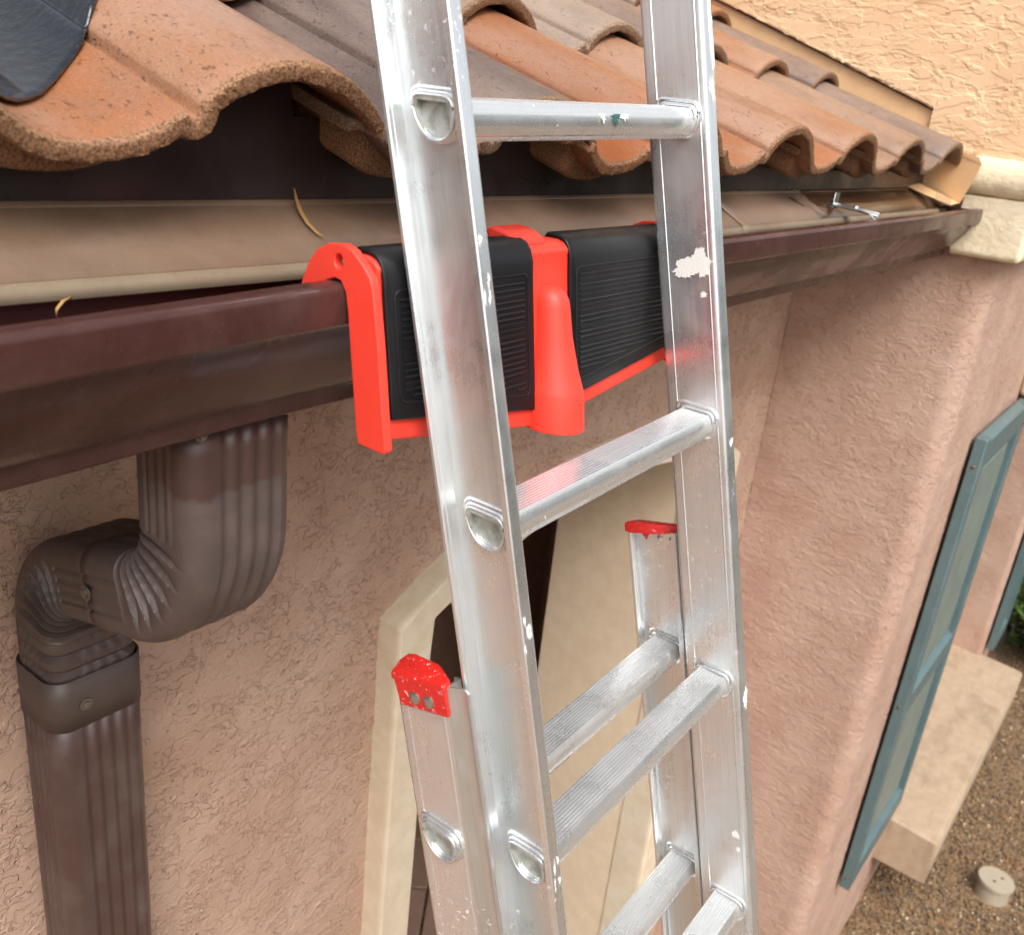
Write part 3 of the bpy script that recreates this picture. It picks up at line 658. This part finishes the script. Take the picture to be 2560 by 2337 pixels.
Ls = (bY-endA[0])/math.cos(aS); bZ = endA[1]-Ls*math.sin(aS); B_cz = bZ - math.cos(aS)*RA
arcB = arcframes(B_cy, B_cz, aS, d90, -1, inner=-1)
strt = [(endA[0]+math.cos(aS)*Ls*q, endA[1]-math.sin(aS)*Ls*q, aS, 0) for q in np.linspace(0.001, 1, 9)]
sweep('outlet', [(Ay, z, d90, 0) for z in np.linspace(-.262, Az+.002, 6)], M['spout'], spout, scale=.985)
sweep('elbow', [(Ay, z, d90, 0) for z in np.linspace(-.275, Az+.001, 6)] + arcA + strt[:5], M['spout_up'], spout)
sweep('elbow', [(f[0], f[1], f[2], 0) for f in strt[4:]] + arcB + [(By, z, d90, (0.8 if i % 4 == 3 else .1*(i % 4)), -1) for i, z in enumerate(np.linspace(B_cz-.002, B_cz-.07, 14))], M['spout_dust'], spout, scale=.965)
zc = B_cz-.046
sweep('collar', [(By, zc, d90, 0), (By, zc-.03, d90, 0), (By, zc-.064, d90, 0)], M['spout_dust'], spout, scale=1.032, ribs=False, prof=rrect(HW, HD, .0215))
sweep('pipe', [(By, z, d90, 0) for z in np.linspace(zc-.05, -H0+.05, 40)], M['spout'], spout)
def screw(p, ax, r=.0055):
    b = MB(); b.disc(p, ax, r*1.35, .0012, 16); b.disc(Vector(p)+Vector(ax).normalized()*.0012, ax, r*.8, .0022, 6, .0006); b.build('screw', M['screw'], spout)
screw((XC-.02, By-HD*1.045-.0005, zc-.035), (0, -1, 0)); screw((XC-HW-.0005, endA[0]+.055, endA[1]-.014), (-1, 0, 0), .006); screw((XC-HW+.012, Ay-HD*.985, -.275), (0, -1, 0), .004)
for z in (-1.35, -2.6):
    b = MB(); b.box(XC-HW-.03, XC+HW+.03, YW-.012, YW+.004, z, z+.03); b.box(XC-HW-.004, XC+HW+.004, By-HD-.003, YW-.004, z, z+.03); b.build('strap', M['spout'], spout)

# ------------------------------------------------------------------ extension ladder (local frame: X along the rungs, Y into the wall, Z up the rails)
P0 = Vector((0.8915, 0.4773, -0.0136+H0)); th = rad(14)
lz = Vector((-0.0355, math.sin(th), math.cos(th))).normalized(); lx = Vector((1, 0, 0)); lx = (lx-lz*lx.dot(lz)).normalized(); ly = lz.cross(lx)
SF = 3.238; XM = -0.1785
org = P0 - lz*SF + ly*0.075 + lx*XM
org.z = 0.0 + 0.002
MW = Matrix(((lx.x, ly.x, lz.x, org.x), (lx.y, ly.y, lz.y, org.y), (lx.z, ly.z, lz.z, org.z), (0, 0, 0, 1)))
lad = thing('extension_ladder', 'scratched aluminium extension ladder with red end caps leaning on the gutter', 'ladder', mw=MW, local=True)
def Lc(x, n, s): return (x-XM, -(n+0.075), SF-s)
def LB(b, name, mats, parent=None, smooth=40, bevel=0):
    p = parent or lad; o = link(name, b.mesh(name, 0, smooth), mats, None, bevel)
    o.parent = p
    if p is not lad: o.matrix_parent_inverse = Matrix.Identity(4)
    return o
def ridge(n0, x, sgn, w_=.0011, h=.0007): return [(x, n0-w_), (x-sgn*h, n0-w_*.4), (x-sgn*h, n0+w_*.4), (x, n0+w_)]
def rail_prof(nr, nf, fl=0.0215, t_=0.0026, ff=0.0200, r=.0045):
    """C-channel outline (x, n), inner web face x=0, flanges towards +x"""
    p = []
    p += [(r*(1-math.sin(a)), nr+r*(1-math.cos(a))) for a in np.linspace(0, math.pi/2, 6)]
    p += ridge(nr+.0130, 0, 1) + ridge(nf-.0085, 0, 1)
    p += [(r*(1-math.cos(a)), nf-r*(1-math.sin(a))) for a in np.linspace(0, math.pi/2, 6)]
    p += [(ff-.001, nf), (ff, nf-.001), (ff, nf-t_-.0036), (ff-.0010, nf-t_-.0044), (ff-.0022, nf-t_-.0044), (ff-.0032, nf-t_)]
    p += [(t_+.004, nf-t_), (t_+.0012, nf-t_-.0012), (t_, nf-t_-.004)]
    p += [(t_, nf-.0105), (t_+.0006, nf-.0110), (t_, nf-.0115)]
    p += [(t_, nr+t_+.004), (t_+.0012, nr+t_+.0012), (t_+.004, nr+t_)]
    p += [(fl-.0075, nr+t_), (fl-.007, nr+t_+.0007), (fl-.0065, nr+t_), (fl-.0045, nr+t_), (fl-.003, nr+t_+.0022), (fl-.001, nr+t_+.0022), (fl, nr+t_+.001), (fl, nr+.001), (fl-.001, nr)]
    return p[::-1]
def rail(prof, fx, s0, s1, name='rail', mats=None):
    b = MB(); b.prism(prof, lambda x, n: Lc(fx(x), n, s0), lambda x, n: Lc(fx(x), n, s1)); return LB(b, name, mats or M['alu'], smooth=32)
NR, NF = -0.0400, 0.0277
XLW = -0.357
fly = rail_prof(NR, NF); flyl = rail_prof(NR, NF, ff=.0158); base = rail_prof(-0.1130, -0.0478, fl=.0185, ff=.0185, r=.0060)
r_fr = rail(fly, lambda x: x, -0.90, 2.55); r_fl = rail(flyl, lambda x: XLW-x, -0.90, 2.55)
OBR, OBL = 0.0315, -0.3885                       # outer web faces of the base section; its flanges turn inwards
BR, BL = OBR-.0026, OBL+.0026
r_br = rail(base, lambda x: OBR-x, 0.452, SF-.03); r_bl = rail(base, lambda x: OBL+x, 0.452, SF-.03)
for sx, x0, par in ((-1, OBL, r_bl), (1, OBR, r_br)):      # guide lips wrapped round the fly rails
    b = MB(); f_ = lambda x: x0+sx*x
    pr = [(.0, -.0500), (.0, -.0470), (-.0022, -.0430), (-.0032, -.0370), (-.0030, -.0320), (-.0012, -.0272), (.0012, -.0250), (.0012, -.0232), (-.0012, -.0232), (-.0012, -.0242), (-.0030, -.0265), (-.0048, -.0315), (-.0050, -.0370), (-.0040, -.0430), (-.0024, -.0500)]
    b.prism(pr, lambda x, n: Lc(f_(x), n, .452), lambda x, n: Lc(f_(x), n, SF-.05)); LB(b, 'guide_lip', M['alu_f'], par)

# rungs: D section with a level ribbed tread
tl = math.tan(th); DC = (-0.0035)
def d_out(off=0.0, ribs=True):
    w0, w1 = DC-.0178-off, DC+.0178+off; p = []
    top = lambda n: -0.0078 - off + (n-DC)*tl
    N = 80
    for i in range(N+1):
        n_ = w0+.0022+(w1-w0-.0044)*i/N; r_ = 0.0009*(1 if ((i*10/N) % 1) < .66 else 0) if ribs else 0
        p.append((n_, top(n_)-r_+ (0.0009 if ribs else 0)))
    cx, dep = DC, .0282+off
    for i in range(1, 30):
        a = math.pi*i/30; n_ = cx+(w1-cx)*math.cos(a); dn = dep*math.sin(a)**.78
        rr = 0.0008*(1 if ribs and i in (4, 6, 8, 10, 12, 18, 20, 22, 24, 26) else 0)
        p.append((n_, top(n_)+.0016+dn+rr))
    return p
DO = d_out(); DI = d_out(-.0024, False)
def d_ring(off, k=1.0):
    p = resample(d_out(off, False)+[d_out(off, False)[0]], 49)[:-1]
    for _ in range(4): p = p*.5+(np.roll(p, 1, 0)+np.roll(p, -1, 0))*.25
    return [tuple(q) for q in p]
def make_rung(s, xa, xb, dn, par=lad):
    b = MB(); f = lambda x: (lambda n, t_: Lc(x, n+dn, s+t_))
    n = len(DO); v = []; 
    v += [f(xa-.0095)(*p) for p in DO] + [f(xb+.0095)(*p) for p in DO]
    b.add(v, [(i, (i+1) % n, n+(i+1) % n, n+i) for i in range(n)])
    o = LB(b, 'rung', M['rung'], smooth=38)
    # open ends and plugs
    for xe, sg in ((xa-.0095, 1), (xb+.0095, -1)):
        b = MB(); oo_ = d_out(.0004, False); m_ = len(oo_)
        v = [f(xe)(*p) for p in oo_] + [f(xe)(*p) for p in DI] + [f(xe+sg*.0062)(*p) for p in DI]
        b.add(v, [(i, (i+1) % m_, m_+(i+1) % m_, m_+i) for i in range(m_)] + [(m_+i, m_+(i+1) % m_, 2*m_+(i+1) % m_, 2*m_+i) for i in range(m_)] + [tuple(range(2*m_, 3*m_))])
        LB(b, 'rung_end', M['plug'], o, smooth=30)
    # swaged beads: inside the right web, outside the left web
    for xw, offs in ((xb, ((.0022, .0019, -.0020), (.0060, .0020, -.0004))), (xa-.0026, ((.0012, .0013, -.0062), (.0026, .0022, -.0030), (.0052, .0026, -.0004))), (xa, ((.0022, .0019, .0020),)), (xb+.0026, ((.0018, .0020, .0036),))):
        for off, r_, dx in offs:
            b = MB(); ring_ = d_ring(off); b.tube([f(xw+dx)(*p) for p in ring_], r_, 8, closed=True); LB(b, 'swaged_bead', M['alu'], o, smooth=60)
    return o
for k in range(-2, 9): make_rung(k*.3092, XLW, 0.0, 0.0)
for k in range(0, 9): make_rung(.606+k*.3092, BL, BR, -.0755)
# feet
for sx, x0 in ((-1, BL), (1, BR)):
    b = MB(); b.box(x0-XM-.014-sx*.004, x0-XM+.014-sx*.004, -.045, .06, -.0, .035); LB(b, 'foot', M['rubber'], bevel=.004)

# red end caps of the base section
def end_cap(x0, sx):
    """x0: outer web face; local x runs inwards from it"""
    f_ = lambda x: x0-sx*x
    b = MB(); sT = .452; dN = -.006
    top = [(-.0039, -.1050), (.012, -.1095), (.0225, -.1080), (.0240, -.100), (.0190, -.066), (.0060, -.0430), (.0, -.0420), (-.0039, -.0425)]
    ins = lambda p, k: (p[0]+(.008-p[0])*k, p[1]+(-.075-p[1])*k)
    lev = [(0, .0040), (0, -.0010), (.03, -.0030), (.10, -.0040)]
    n = len(top); v = []
    for k, ds in lev: v += [Lc(f_(ins(p, k)[0]), ins(p, k)[1]+dN, sT+ds-(max(0, p[0])*.22 if ds < 0 else 0)) for p in top]
    b.add(v, [(i*n+j, i*n+(j+1) % n, (i+1)*n+(j+1) % n, (i+1)*n+j) for i in range(3) for j in range(n)] + [tuple(range(n)), tuple(range(3*n, 4*n))])
    sk = [(-.1030, -.001), (-.0425, -.001), (-.0420, .0265), (-.0985, .0275)]           # skirt riveted to the web
    b.prism(sk, lambda n_, s_: Lc(f_(-.0002), n_+dN, sT+s_), lambda n_, s_: Lc(f_(-.0038), n_+dN, sT+s_))
    b.add([Lc(f_(.0030), -.1030+dN, sT+.003), Lc(f_(.0030), -.0820+dN, sT+.003), Lc(f_(.0030), -.0905+dN, sT+.0205), Lc(f_(.0085), -.0910+dN, sT+.003)], [(0, 1, 2), (0, 2, 3), (1, 3, 2), (0, 3, 1)])
    o = LB(b, 'end_cap', M['redcap'], smooth=40, bevel=.0011)
    for n_ in (-.0790, -.0625):
        r = MB(); ax = Vector((sx, 0, 0)); r.disc(Lc(f_(-.0038), n_+dN, sT+.0165), ax, .0060, .0008, 20, .0012)
        r.disc(Lc(f_(.0027), n_+.006+dN, sT+.0140), -ax, .0030, .0010, 14, .0012); LB(r, 'rivet', M['galv'], o, smooth=50)
end_cap(OBR, 1); end_cap(OBL, -1)

# paint marks left on the rails: irregular thin films
def splash(face, c, size, seed, par, mats=None, ragged=.35, n=80):
    """face: maps (a, b) to a ladder point on the surface; a across, b along"""
    r = random.Random(seed); ph = [r.uniform(0, 6.28) for _ in range(8)]
    pts = []
    for i in range(n):
        a = 2*math.pi*i/n; q = 1+ragged*(.45*math.sin(2*a+ph[0])+.35*math.sin(3*a+ph[1])+.3*math.sin(7*a+ph[2])+.25*math.sin(13*a+ph[3]))+r.uniform(-.5, .5)*ragged*.8
        pts.append((c[0]+size[0]*q*math.cos(a), c[1]+size[1]*q*math.sin(a)))
    v = [face(*p, 0.00025) for p in pts] + [face(c[0], c[1], .0004)]
    b = MB(); b.add(v, [(i, (i+1) % n, n) for i in range(n)]); LB(b, 'paint_splash', mats or M['wpaint'], par, smooth=80)
fR = lambda a, b_, h: Lc(-h-.0005, a, b_)                  # inner face of the right fly web
fRF = lambda a, b_, h: Lc(a, NF+h, b_)                     # front flanges
fLF = lambda a, b_, h: Lc(XLW-a, NF+h, b_)
splash(fR, (.004, .147), (.0170, .0095), 3, r_fr, ragged=.25); splash(fR, (-.008, .152), (.0125, .0070), 5, r_fr, ragged=.3); splash(fR, (.010, .140), (.0085, .0085), 6, r_fr, ragged=.3); splash(fR, (.014, .153), (.0055, .0080), 7, r_fr, ragged=.3); splash(fR, (.012, .178), (.003, .0035), 4, r_fr)
splash(fR, (.013, .825), (.0045, .006), 8, r_fr); splash(fR, (.015, .845), (.0025, .004), 9, r_fr)
splash(fRF, (.013, .338), (.004, .0045), 11, r_fr); splash(fRF, (.014, .645), (.005, .013), 12, r_fr); splash(fRF, (.012, -.02), (.005, .012), 14, r_fr, ragged=.6); splash(fRF, (.015, -.085), (.0045, .05), 15, r_fr, ragged=.5)
for i in range(4): splash(fLF, (.006+.009*random.random(), .085+.05*random.random()), (.0016, .0042), 20+i, r_fl, ragged=.7)
for i in range(6): splash(fLF, (.004+.011*random.random(), .385+.028*random.random()), (.0012, .0042), 40+i, r_fl, ragged=.7)
for i in range(5): splash(fLF, (.005+.009*random.random(), .60+.03*random.random()), (.0011, .0045), 70+i, r_fl, ragged=.8)
t = NT('green_paint'); M['gpaint'] = t.done((0.02, 0.10, 0.09), 0.5)
t = NT('rust_paint'); M['rpaint'] = t.done((0.40, 0.07, 0.04), 0.5)
def fRun(s): 
    return lambda a, b_, h: Lc(a, DC+.0190+h*2-abs(b_-.010)*.30, s+b_)
splash(fRun(0), (-.150, .006), (.006, .0045), 81, lad, M['gpaint'], .8); splash(fRun(0), (-.172, .004), (.004, .006), 82, lad, ragged=.7); splash(fRun(0), (-.134, .004), (.006, .004), 83, lad, ragged=.8)

# ------------------------------------------------------------------ gutter hook / ladder stand-off
sto = thing('ladder_stabilizer', 'red and black plastic gutter guard hooked over the gutter behind the ladder', 'ladder guard', (0.72, 0.50, H0-0.28))
PL = [(0.570, -0.162), (0.565, -0.148), (0.559, -0.136), (0.551, -0.126), (0.538, -0.119), (0.522, -0.117), (0.512, -0.120), (0.500, -0.129), (0.492, -0.137), (0.489, -0.144), (0.481, -0.183), (0.472, -0.238), (0.467, -0.2655), (0.470, -0.268), (0.4975, -0.2675), (0.500, -0.259), (0.5035, -0.237), (0.5095, -0.199), (0.5145, -0.166), (0.5180, -0.1515), (0.5235, -0.1445), (0.530, -0.1435), (0.5375, -0.1465), (0.5450, -0.1520), (0.5480, -0.162)]
def plate(x0, x1):
    hy, hz, hr, k = .526, -.1305, .0046, 16
    import bmesh
    bm = bmesh.new(); ov = [bm.verts.new((x0, y, z+H0)) for y, z in PL]; hv = [bm.verts.new((x0, hy+hr*math.cos(2*math.pi*i/k), hz+hr*1.15*math.sin(2*math.pi*i/k)+H0)) for i in range(k)]
    oe = [bm.edges.new((ov[i], ov[(i+1) % len(ov)])) for i in range(len(ov))]; he = [bm.edges.new((hv[i], hv[(i+1) % k])) for i in range(k)]
    bmesh.ops.triangle_fill(bm, edges=oe+he, use_beauty=True)
    g_ = bmesh.ops.extrude_face_region(bm, geom=bm.faces[:]); bmesh.ops.translate(bm, verts=[v for v in g_['geom'] if isinstance(v, bmesh.types.BMVert)], vec=(x1-x0, 0, 0))
    bmesh.ops.recalc_face_normals(bm, faces=bm.faces); me = bpy.data.meshes.new('hook_plate'); bm.to_mesh(me); bm.free()
    me.polygons.foreach_set('use_smooth', [True]*len(me.polygons)); me.set_sharp_from_angle(angle=rad(35))
    return link('hook_plate', me, M['red'], sto, bevel=.0012)
plate(0.487, 0.4955); plate(0.952, 0.9605)
XA, XB, XCN = 0.4955, 0.952, 0.705
def zbot(x): return -0.2430-0.0305*(1-min(1, abs(x-XCN)/(0.21 if x < XCN else .25)))
def fy(z): return 0.4895 + (z+0.14)*0.16            # sloping front plane
def body_prof(x, inset=0.0, zb=None, zt=-0.1195):
    zb = zb if zb is not None else zbot(x)-.016
    p = [(.523, zt-.004), (.519, zt-inset), (.506, zt-inset), (.498, zt-.0025-inset), (.4925, zt-.0085-inset*.7), (.4895+inset, zt-.018)]
    zz_ = np.linspace(zt-.03, zb, 8); p += [(fy(z)+inset, z) for z in zz_]
    return p
def body(name, x0, x1, mats, inset, thick, zbf, parent, nx=26):
    P = []
    for x in np.linspace(x0, x1, nx): P.append([(x, y, z) for y, z in body_prof(x, inset, zbf(x))])
    P = np.array(P); o = sheet(name, P, mats, parent, flip=True)
    s_ = o.modifiers.new('thickness', 'SOLIDIFY'); s_.thickness = thick; s_.offset = 1 if False else -1
    bv = o.modifiers.new('bevel', 'BEVEL'); bv.width = .0018; bv.segments = 2; bv.limit_method = 'ANGLE'; bv.angle_limit = rad(50)
    return o
core = body('body', XA, XB, M['red'], 0.004, .006, lambda x: zbot(x)-.0165, sto)
def pad(x0, x1):
    o = body('pad', x0, x1, M['rubber'], -.001, .0045, lambda x: zbot(x)+.0005, sto, 30)
    # raised frame and ribs
    m0, m1 = x0+.009, x1-.009; zt = -.147
    fr_ = [(m0, zt), (m1, zt), (m1, zbot(m1)+.014), (m0, zbot(m0)+.014)]
    def rnd(pts, r=.008, k=6):
        out_ = []
        for i, p in enumerate(pts):
            a = Vector(pts[i-1]); c = Vector(pts[(i+1) % len(pts)]); p = Vector(p); u = (a-p).normalized(); w_ = (c-p).normalized()
            for j in range(k+1): q = j/k; out_.append(tuple(p+u*r*(1-q)**2+w_*r*q**2))
        return out_
    b = MB(); b.tube([(x, fy(z)-.0008, z) for x, z in rnd(fr_)], .0011, 6, closed=True); b.build('pad_frame', M['rubber'], o, smooth=60)
    z = zt-.0075; i = 0
    while z > min(zbot(m0), zbot(m1))+.016:
        xa, xb = m0+.006, m1-.006
        # clip to the sloping bottom
        xs_ = [x for x in np.linspace(xa, xb, 40) if z > zbot(x)+.0185]
        if xs_:
            b = MB(); b.tube([(min(xs_), fy(z)-.0002, z), (max(xs_), fy(z)-.0002, z)], .0017, 6); b.build('rib', M['rubber'], o, smooth=60)
        z -= .0049
pad(XA+.003, 0.684); pad(0.742, XB-.002)
# boss between the pads
b = MB(); seg = 32; lev = [(-.160, .004, .0), (-.1615, .0085, 0), (-.165, .0130, 0), (-.171, .0158, 0), (-.178, .0168, 0), (-.205, .0188, 0), (-.235, .0238, 0), (-.252, .0280, 0), (-.255, .0287, 0), (-.283, .0292, 0), (-.289, .0288, 0), (-.2905, .026, 0)]
v = []; 
for z, r, _ in lev:
    v += [(0.711+r*math.cos(2*math.pi*k/seg), fy(z)+.000+r*1.1*math.sin(2*math.pi*k/seg), z) for k in range(seg)]
b.add(v, [(i*seg+k, i*seg+(k+1) % seg, (i+1)*seg+(k+1) % seg, (i+1)*seg+k) for i in range(len(lev)-1) for k in range(seg)] + [tuple(range(seg)), tuple(range((len(lev)-1)*seg, len(lev)*seg))])
b.build('boss', M['red'], sto, smooth=50)
b = MB(); b.prism([(.535, -.1215), (.540, -.1165), (.530, -.1125), (.512, -.115), (.500, -.1215), (.5, -.14), (.53, -.14)], lambda y, z: (.672, y, z), lambda y, z: (.716, y, z)); b.build('top_tab', M['red'], sto, bevel=.003)

# ------------------------------------------------------------------ black sheet lying in the pan of the first tile
ct, st_ = math.cos(tilt), math.sin(tilt)
def on_tile(x, y):      # x from pan centre, y up the slope -> point just above the first tile's face
    z = np.interp(x, [p[0] for p in TOP], [p[1] for p in TOP])
    return (0.332+x, 0.600+y*ct-z*st_, -0.058+z*ct+y*st_)
nx, ny = 44, 30; P = np.zeros((nx, ny, 3))
for i, x in enumerate(np.linspace(-.047, .128, nx)):
    front = np.interp(x, [-.055, -.03, -.011, .01, .044, .072, .08, .091, .105, .128], [.02, .038, .052, .068, .102, .127, .140, .152, .168, .200])
    for j, q in enumerate(np.linspace(0, 1, ny)):
        y = front+(.330-front)*q; p = on_tile(x, y); lift = .0030+.0050*max(0, 1-abs(x-.083)/.022)
        P[i, j] = (p[0], p[1]-lift*st_, p[2]+lift*ct)
o = sheet('black_sheet', P, M['sheet']); s_ = o.modifiers.new('thickness', 'SOLIDIFY'); s_.thickness = .0014; s_.offset = 1
tag(o, 'glossy wet black plastic sheet pressed over the nearest orange tile', 'sheet')

# ------------------------------------------------------------------ dry leaves
def dry_leaf(pts, wid, label):
    b = MB(); n = len(pts)
    v = []
    for i, p in enumerate(pts):
        q = i/(n-1); w_ = wid*math.sin(math.pi*min(1, q*.9+.1))**.8
        v += [(p[0]-w_, p[1], p[2]+.0004), (p[0], p[1]-.0006, p[2]-.0006), (p[0]+w_, p[1], p[2]+.0008)]
    b.add(v, [(i*3+k, i*3+k+1, i*3+k+4, i*3+k+3) for i in range(n-1) for k in range(2)])
    o = b.build('dry_leaf', M['leaf_dry']); s_ = o.modifiers.new('thickness', 'SOLIDIFY'); s_.thickness = .0006
    tag(o, label, 'leaf', 'dry leaves on the drip edge')
dry_leaf([(.5660, .6715, -.0985), (.5625, .663, -.1085), (.558, .652, -.116), (.5555, .640, -.1235), (.5575, .630, -.130), (.5600, .6255, -.1325)], .0019, 'curled yellow dry leaf lying across the upper tan drip edge')
dry_leaf([(.318, .598, -.156), (.311, .5955, -.157), (.3065, .5955, -.162), (.3065, .596, -.168)], .0009, 'thin dry leaf stem hanging off the drip edge at the far left')

# ------------------------------------------------------------------ pipe cap and gravel
b = MB(); seg = 28; lev = [(.072, 0.0), (.070, .075), (.078, .075), (.0785, .087), (.076, .093), (.0, .094)]
v = []
for r, h in lev: v += [(4.14+r*math.cos(2*math.pi*k/seg), 0.005+r*math.sin(2*math.pi*k/seg), -H0+h) for k in range(seg)]
b.add(v, [(i*seg+k, i*seg+(k+1) % seg, (i+1)*seg+(k+1) % seg, (i+1)*seg+k) for i in range(len(lev)-1) for k in range(seg)])
pc = thing('pipe_cap', 'round off-white plastic pipe cap standing in the gravel', 'pipe cap', (4.14, .005, 0))
b.build('cap_body', M['pvc'], pc)
for dx, dy in ((.02, -.02), (-.025, .005)):
    b = MB(); b.disc((4.14+dx, .005+dy, -H0+.0935), (0, 0, 1), .007, .0012, 10); b.build('hole', M['pvc_hole'], pc)

phi = (1+5**.5)/2
ico = np.array([(-1, phi, 0), (1, phi, 0), (-1, -phi, 0), (1, -phi, 0), (0, -1, phi), (0, 1, phi), (0, -1, -phi), (0, 1, -phi), (phi, 0, -1), (phi, 0, 1), (-phi, 0, -1), (-phi, 0, 1)], float); ico /= np.linalg.norm(ico[0])
icf = np.array([(0, 11, 5), (0, 5, 1), (0, 1, 7), (0, 7, 10), (0, 10, 11), (1, 5, 9), (5, 11, 4), (11, 10, 2), (10, 7, 6), (7, 1, 8), (3, 9, 4), (3, 4, 2), (3, 2, 6), (3, 6, 8), (3, 8, 9), (4, 9, 5), (2, 4, 11), (6, 2, 10), (8, 6, 7), (9, 8, 1)])
NP = 30000
px = 2.9+(rng.random(NP)**1.25)*6.0; py = -1.0+rng.random(NP)*1.45
keepm = ~((px > 4.05) & (px < 4.23) & (py > -.085) & (py < .095)); px, py = px[keepm], py[keepm]; NP = len(px)
rr = 0.0042+0.0065*rng.random(NP)**2.2
A1 = rng.normal(size=(NP, 3, 3)); Q, _ = np.linalg.qr(A1); sc3 = np.stack([rr, rr*(.6+.4*rng.random(NP)), rr*(.45+.35*rng.random(NP))], 1)
jit = 1+.22*(rng.random((NP, 12, 1))-.5)
V = np.einsum('nij,nvj->nvi', Q, (ico[None]*jit)*sc3[:, None, :])
V[..., 0] += px[:, None]; V[..., 1] += py[:, None]; V[..., 2] += (rr*.35+rng.random(NP)*.006)[:, None]
F = (icf[None]+(np.arange(NP)*12)[:, None, None]).reshape(-1, 3)
me = np_mesh('gravel', V.reshape(-1, 3), F)
pal = np.array([(0.16, .095, .045), (.24, .14, .06), (.30, .16, .06), (.12, .085, .055), (.20, .15, .10), (.40, .30, .18), (.55, .47, .36), (.085, .065, .05), (.28, .12, .055)])
ci = rng.choice(len(pal), NP, p=[.2, .17, .12, .16, .13, .07, .025, .08, .045]); cc = pal[ci]*(.8+.4*rng.random((NP, 1)))
at = me.color_attributes.new('col', 'FLOAT_COLOR', 'POINT'); at.data.foreach_set('color', np.repeat(np.c_[cc, np.ones(NP)], 12, 0).astype(np.float32).ravel())
tag(link('gravel', me, M['pebble']), 'wet brown and tan gravel spread along the foot of the wall', 'gravel', kind='stuff')

# ------------------------------------------------------------------ bush past the house corner
bush = thing('bush', 'leafy green bush growing past the far corner of the house', 'bush', (6.75, 0.35, 0))
NL = 6500; d3 = rng.normal(size=(NL, 3)); d3 /= np.linalg.norm(d3, axis=1)[:, None]
lump = 1+.18*np.sin(d3[:, 0]*5+1)+.16*np.sin(d3[:, 1]*6+d3[:, 2]*4)
rad_ = (.45+.55*rng.random(NL)**.45)*lump
cen = d3*rad_[:, None]*np.array([.62, .62, .70])+np.array([6.75, .30, .72]); cen[:, 2] = np.maximum(cen[:, 2], .03)
A1 = rng.normal(size=(NL, 3, 3)); Q, _ = np.linalg.qr(A1); ln = .030+.025*rng.random(NL); wd = ln*.36
lf = np.array([(-1, 0, 0), (-.3, 1, .15), (.5, .75, .1), (1, 0, -.15), (.5, -.75, .1), (-.3, -1, .15)], float)
V = np.einsum('nij,nvj->nvi', Q, lf[None]*np.stack([ln, wd, wd], 1)[:, None, :])+cen[:, None, :]
F = (np.array([(0, 1, 2, 3), (0, 3, 4, 5)])[None]+(np.arange(NL)*6)[:, None, None]).reshape(-1, 4)
me = np_mesh('foliage', V.reshape(-1, 3), F, False)
gc = np.array([(.055, .115, .022), (.085, .16, .03), (.035, .075, .018), (.12, .19, .05)])[rng.integers(0, 4, NL)]*(.8+.4*rng.random((NL, 1)))
at = me.color_attributes.new('col', 'FLOAT_COLOR', 'POINT'); at.data.foreach_set('color', np.repeat(np.c_[gc, np.ones(NL)], 6, 0).astype(np.float32).ravel())
link('foliage', me, M['leaf'], bush)
b = MB()
for i in range(7):
    a = i*.9; b.tube([(6.75, .30, -H0), (6.75+.12*math.cos(a), .3+.12*math.sin(a), -H0+.4), (6.75+.3*math.cos(a), .3+.3*math.sin(a), -H0+.95)], [.018, .012, .005], 6)
b.build('stem', M['stem'], bush)
# ------------------------------------------------------------------ belt of trees across the yard (what the metal mirrors)
cl, cn = [], []
for i in range(16):
    cx = 0.5+i*1.9+rng.uniform(-.5, .5); cy = -9.5+rng.uniform(-1, 1)-.12*i; hz = 5.2+rng.uniform(-.8, 1.2)
    q = rng.normal(size=(1500, 3)); q /= np.linalg.norm(q, axis=1)[:, None]; r_ = (.55+.45*rng.random(1500)**.5)*(1+.2*np.sin(q[:, 0]*4+i)+.15*np.sin(q[:, 2]*5))
    cl.append(q*r_[:, None]*np.array([1.7, 1.5, hz*.5])+np.array([cx, cy, hz*.55]))
cen = np.concatenate(cl); cen[:, 2] = np.maximum(cen[:, 2], .1); NL = len(cen)
A1 = rng.normal(size=(NL, 3, 3)); Q, _ = np.linalg.qr(A1); ln = .16+.14*rng.random(NL); wd = ln*.5
V = np.einsum('nij,nvj->nvi', Q, lf[None]*np.stack([ln, wd, wd], 1)[:, None, :])+cen[:, None, :]
F = (np.array([(0, 1, 2, 3), (0, 3, 4, 5)])[None]+(np.arange(NL)*6)[:, None, None]).reshape(-1, 4)
me = np_mesh('tree_belt', V.reshape(-1, 3), F, False)
gc = np.array([(.05, .10, .025), (.08, .14, .035), (.035, .07, .02), (.10, .155, .05)])[rng.integers(0, 4, NL)]*(.8+.4*rng.random((NL, 1)))
at = me.color_attributes.new('col', 'FLOAT_COLOR', 'POINT'); at.data.foreach_set('color', np.repeat(np.c_[gc, np.ones(NL)], 6, 0).astype(np.float32).ravel())
tag(link('tree_belt', me, M['leaf']), 'belt of green trees across the yard mirrored in the ladder', 'trees', kind='stuff')
bpy.context.view_layer.update()
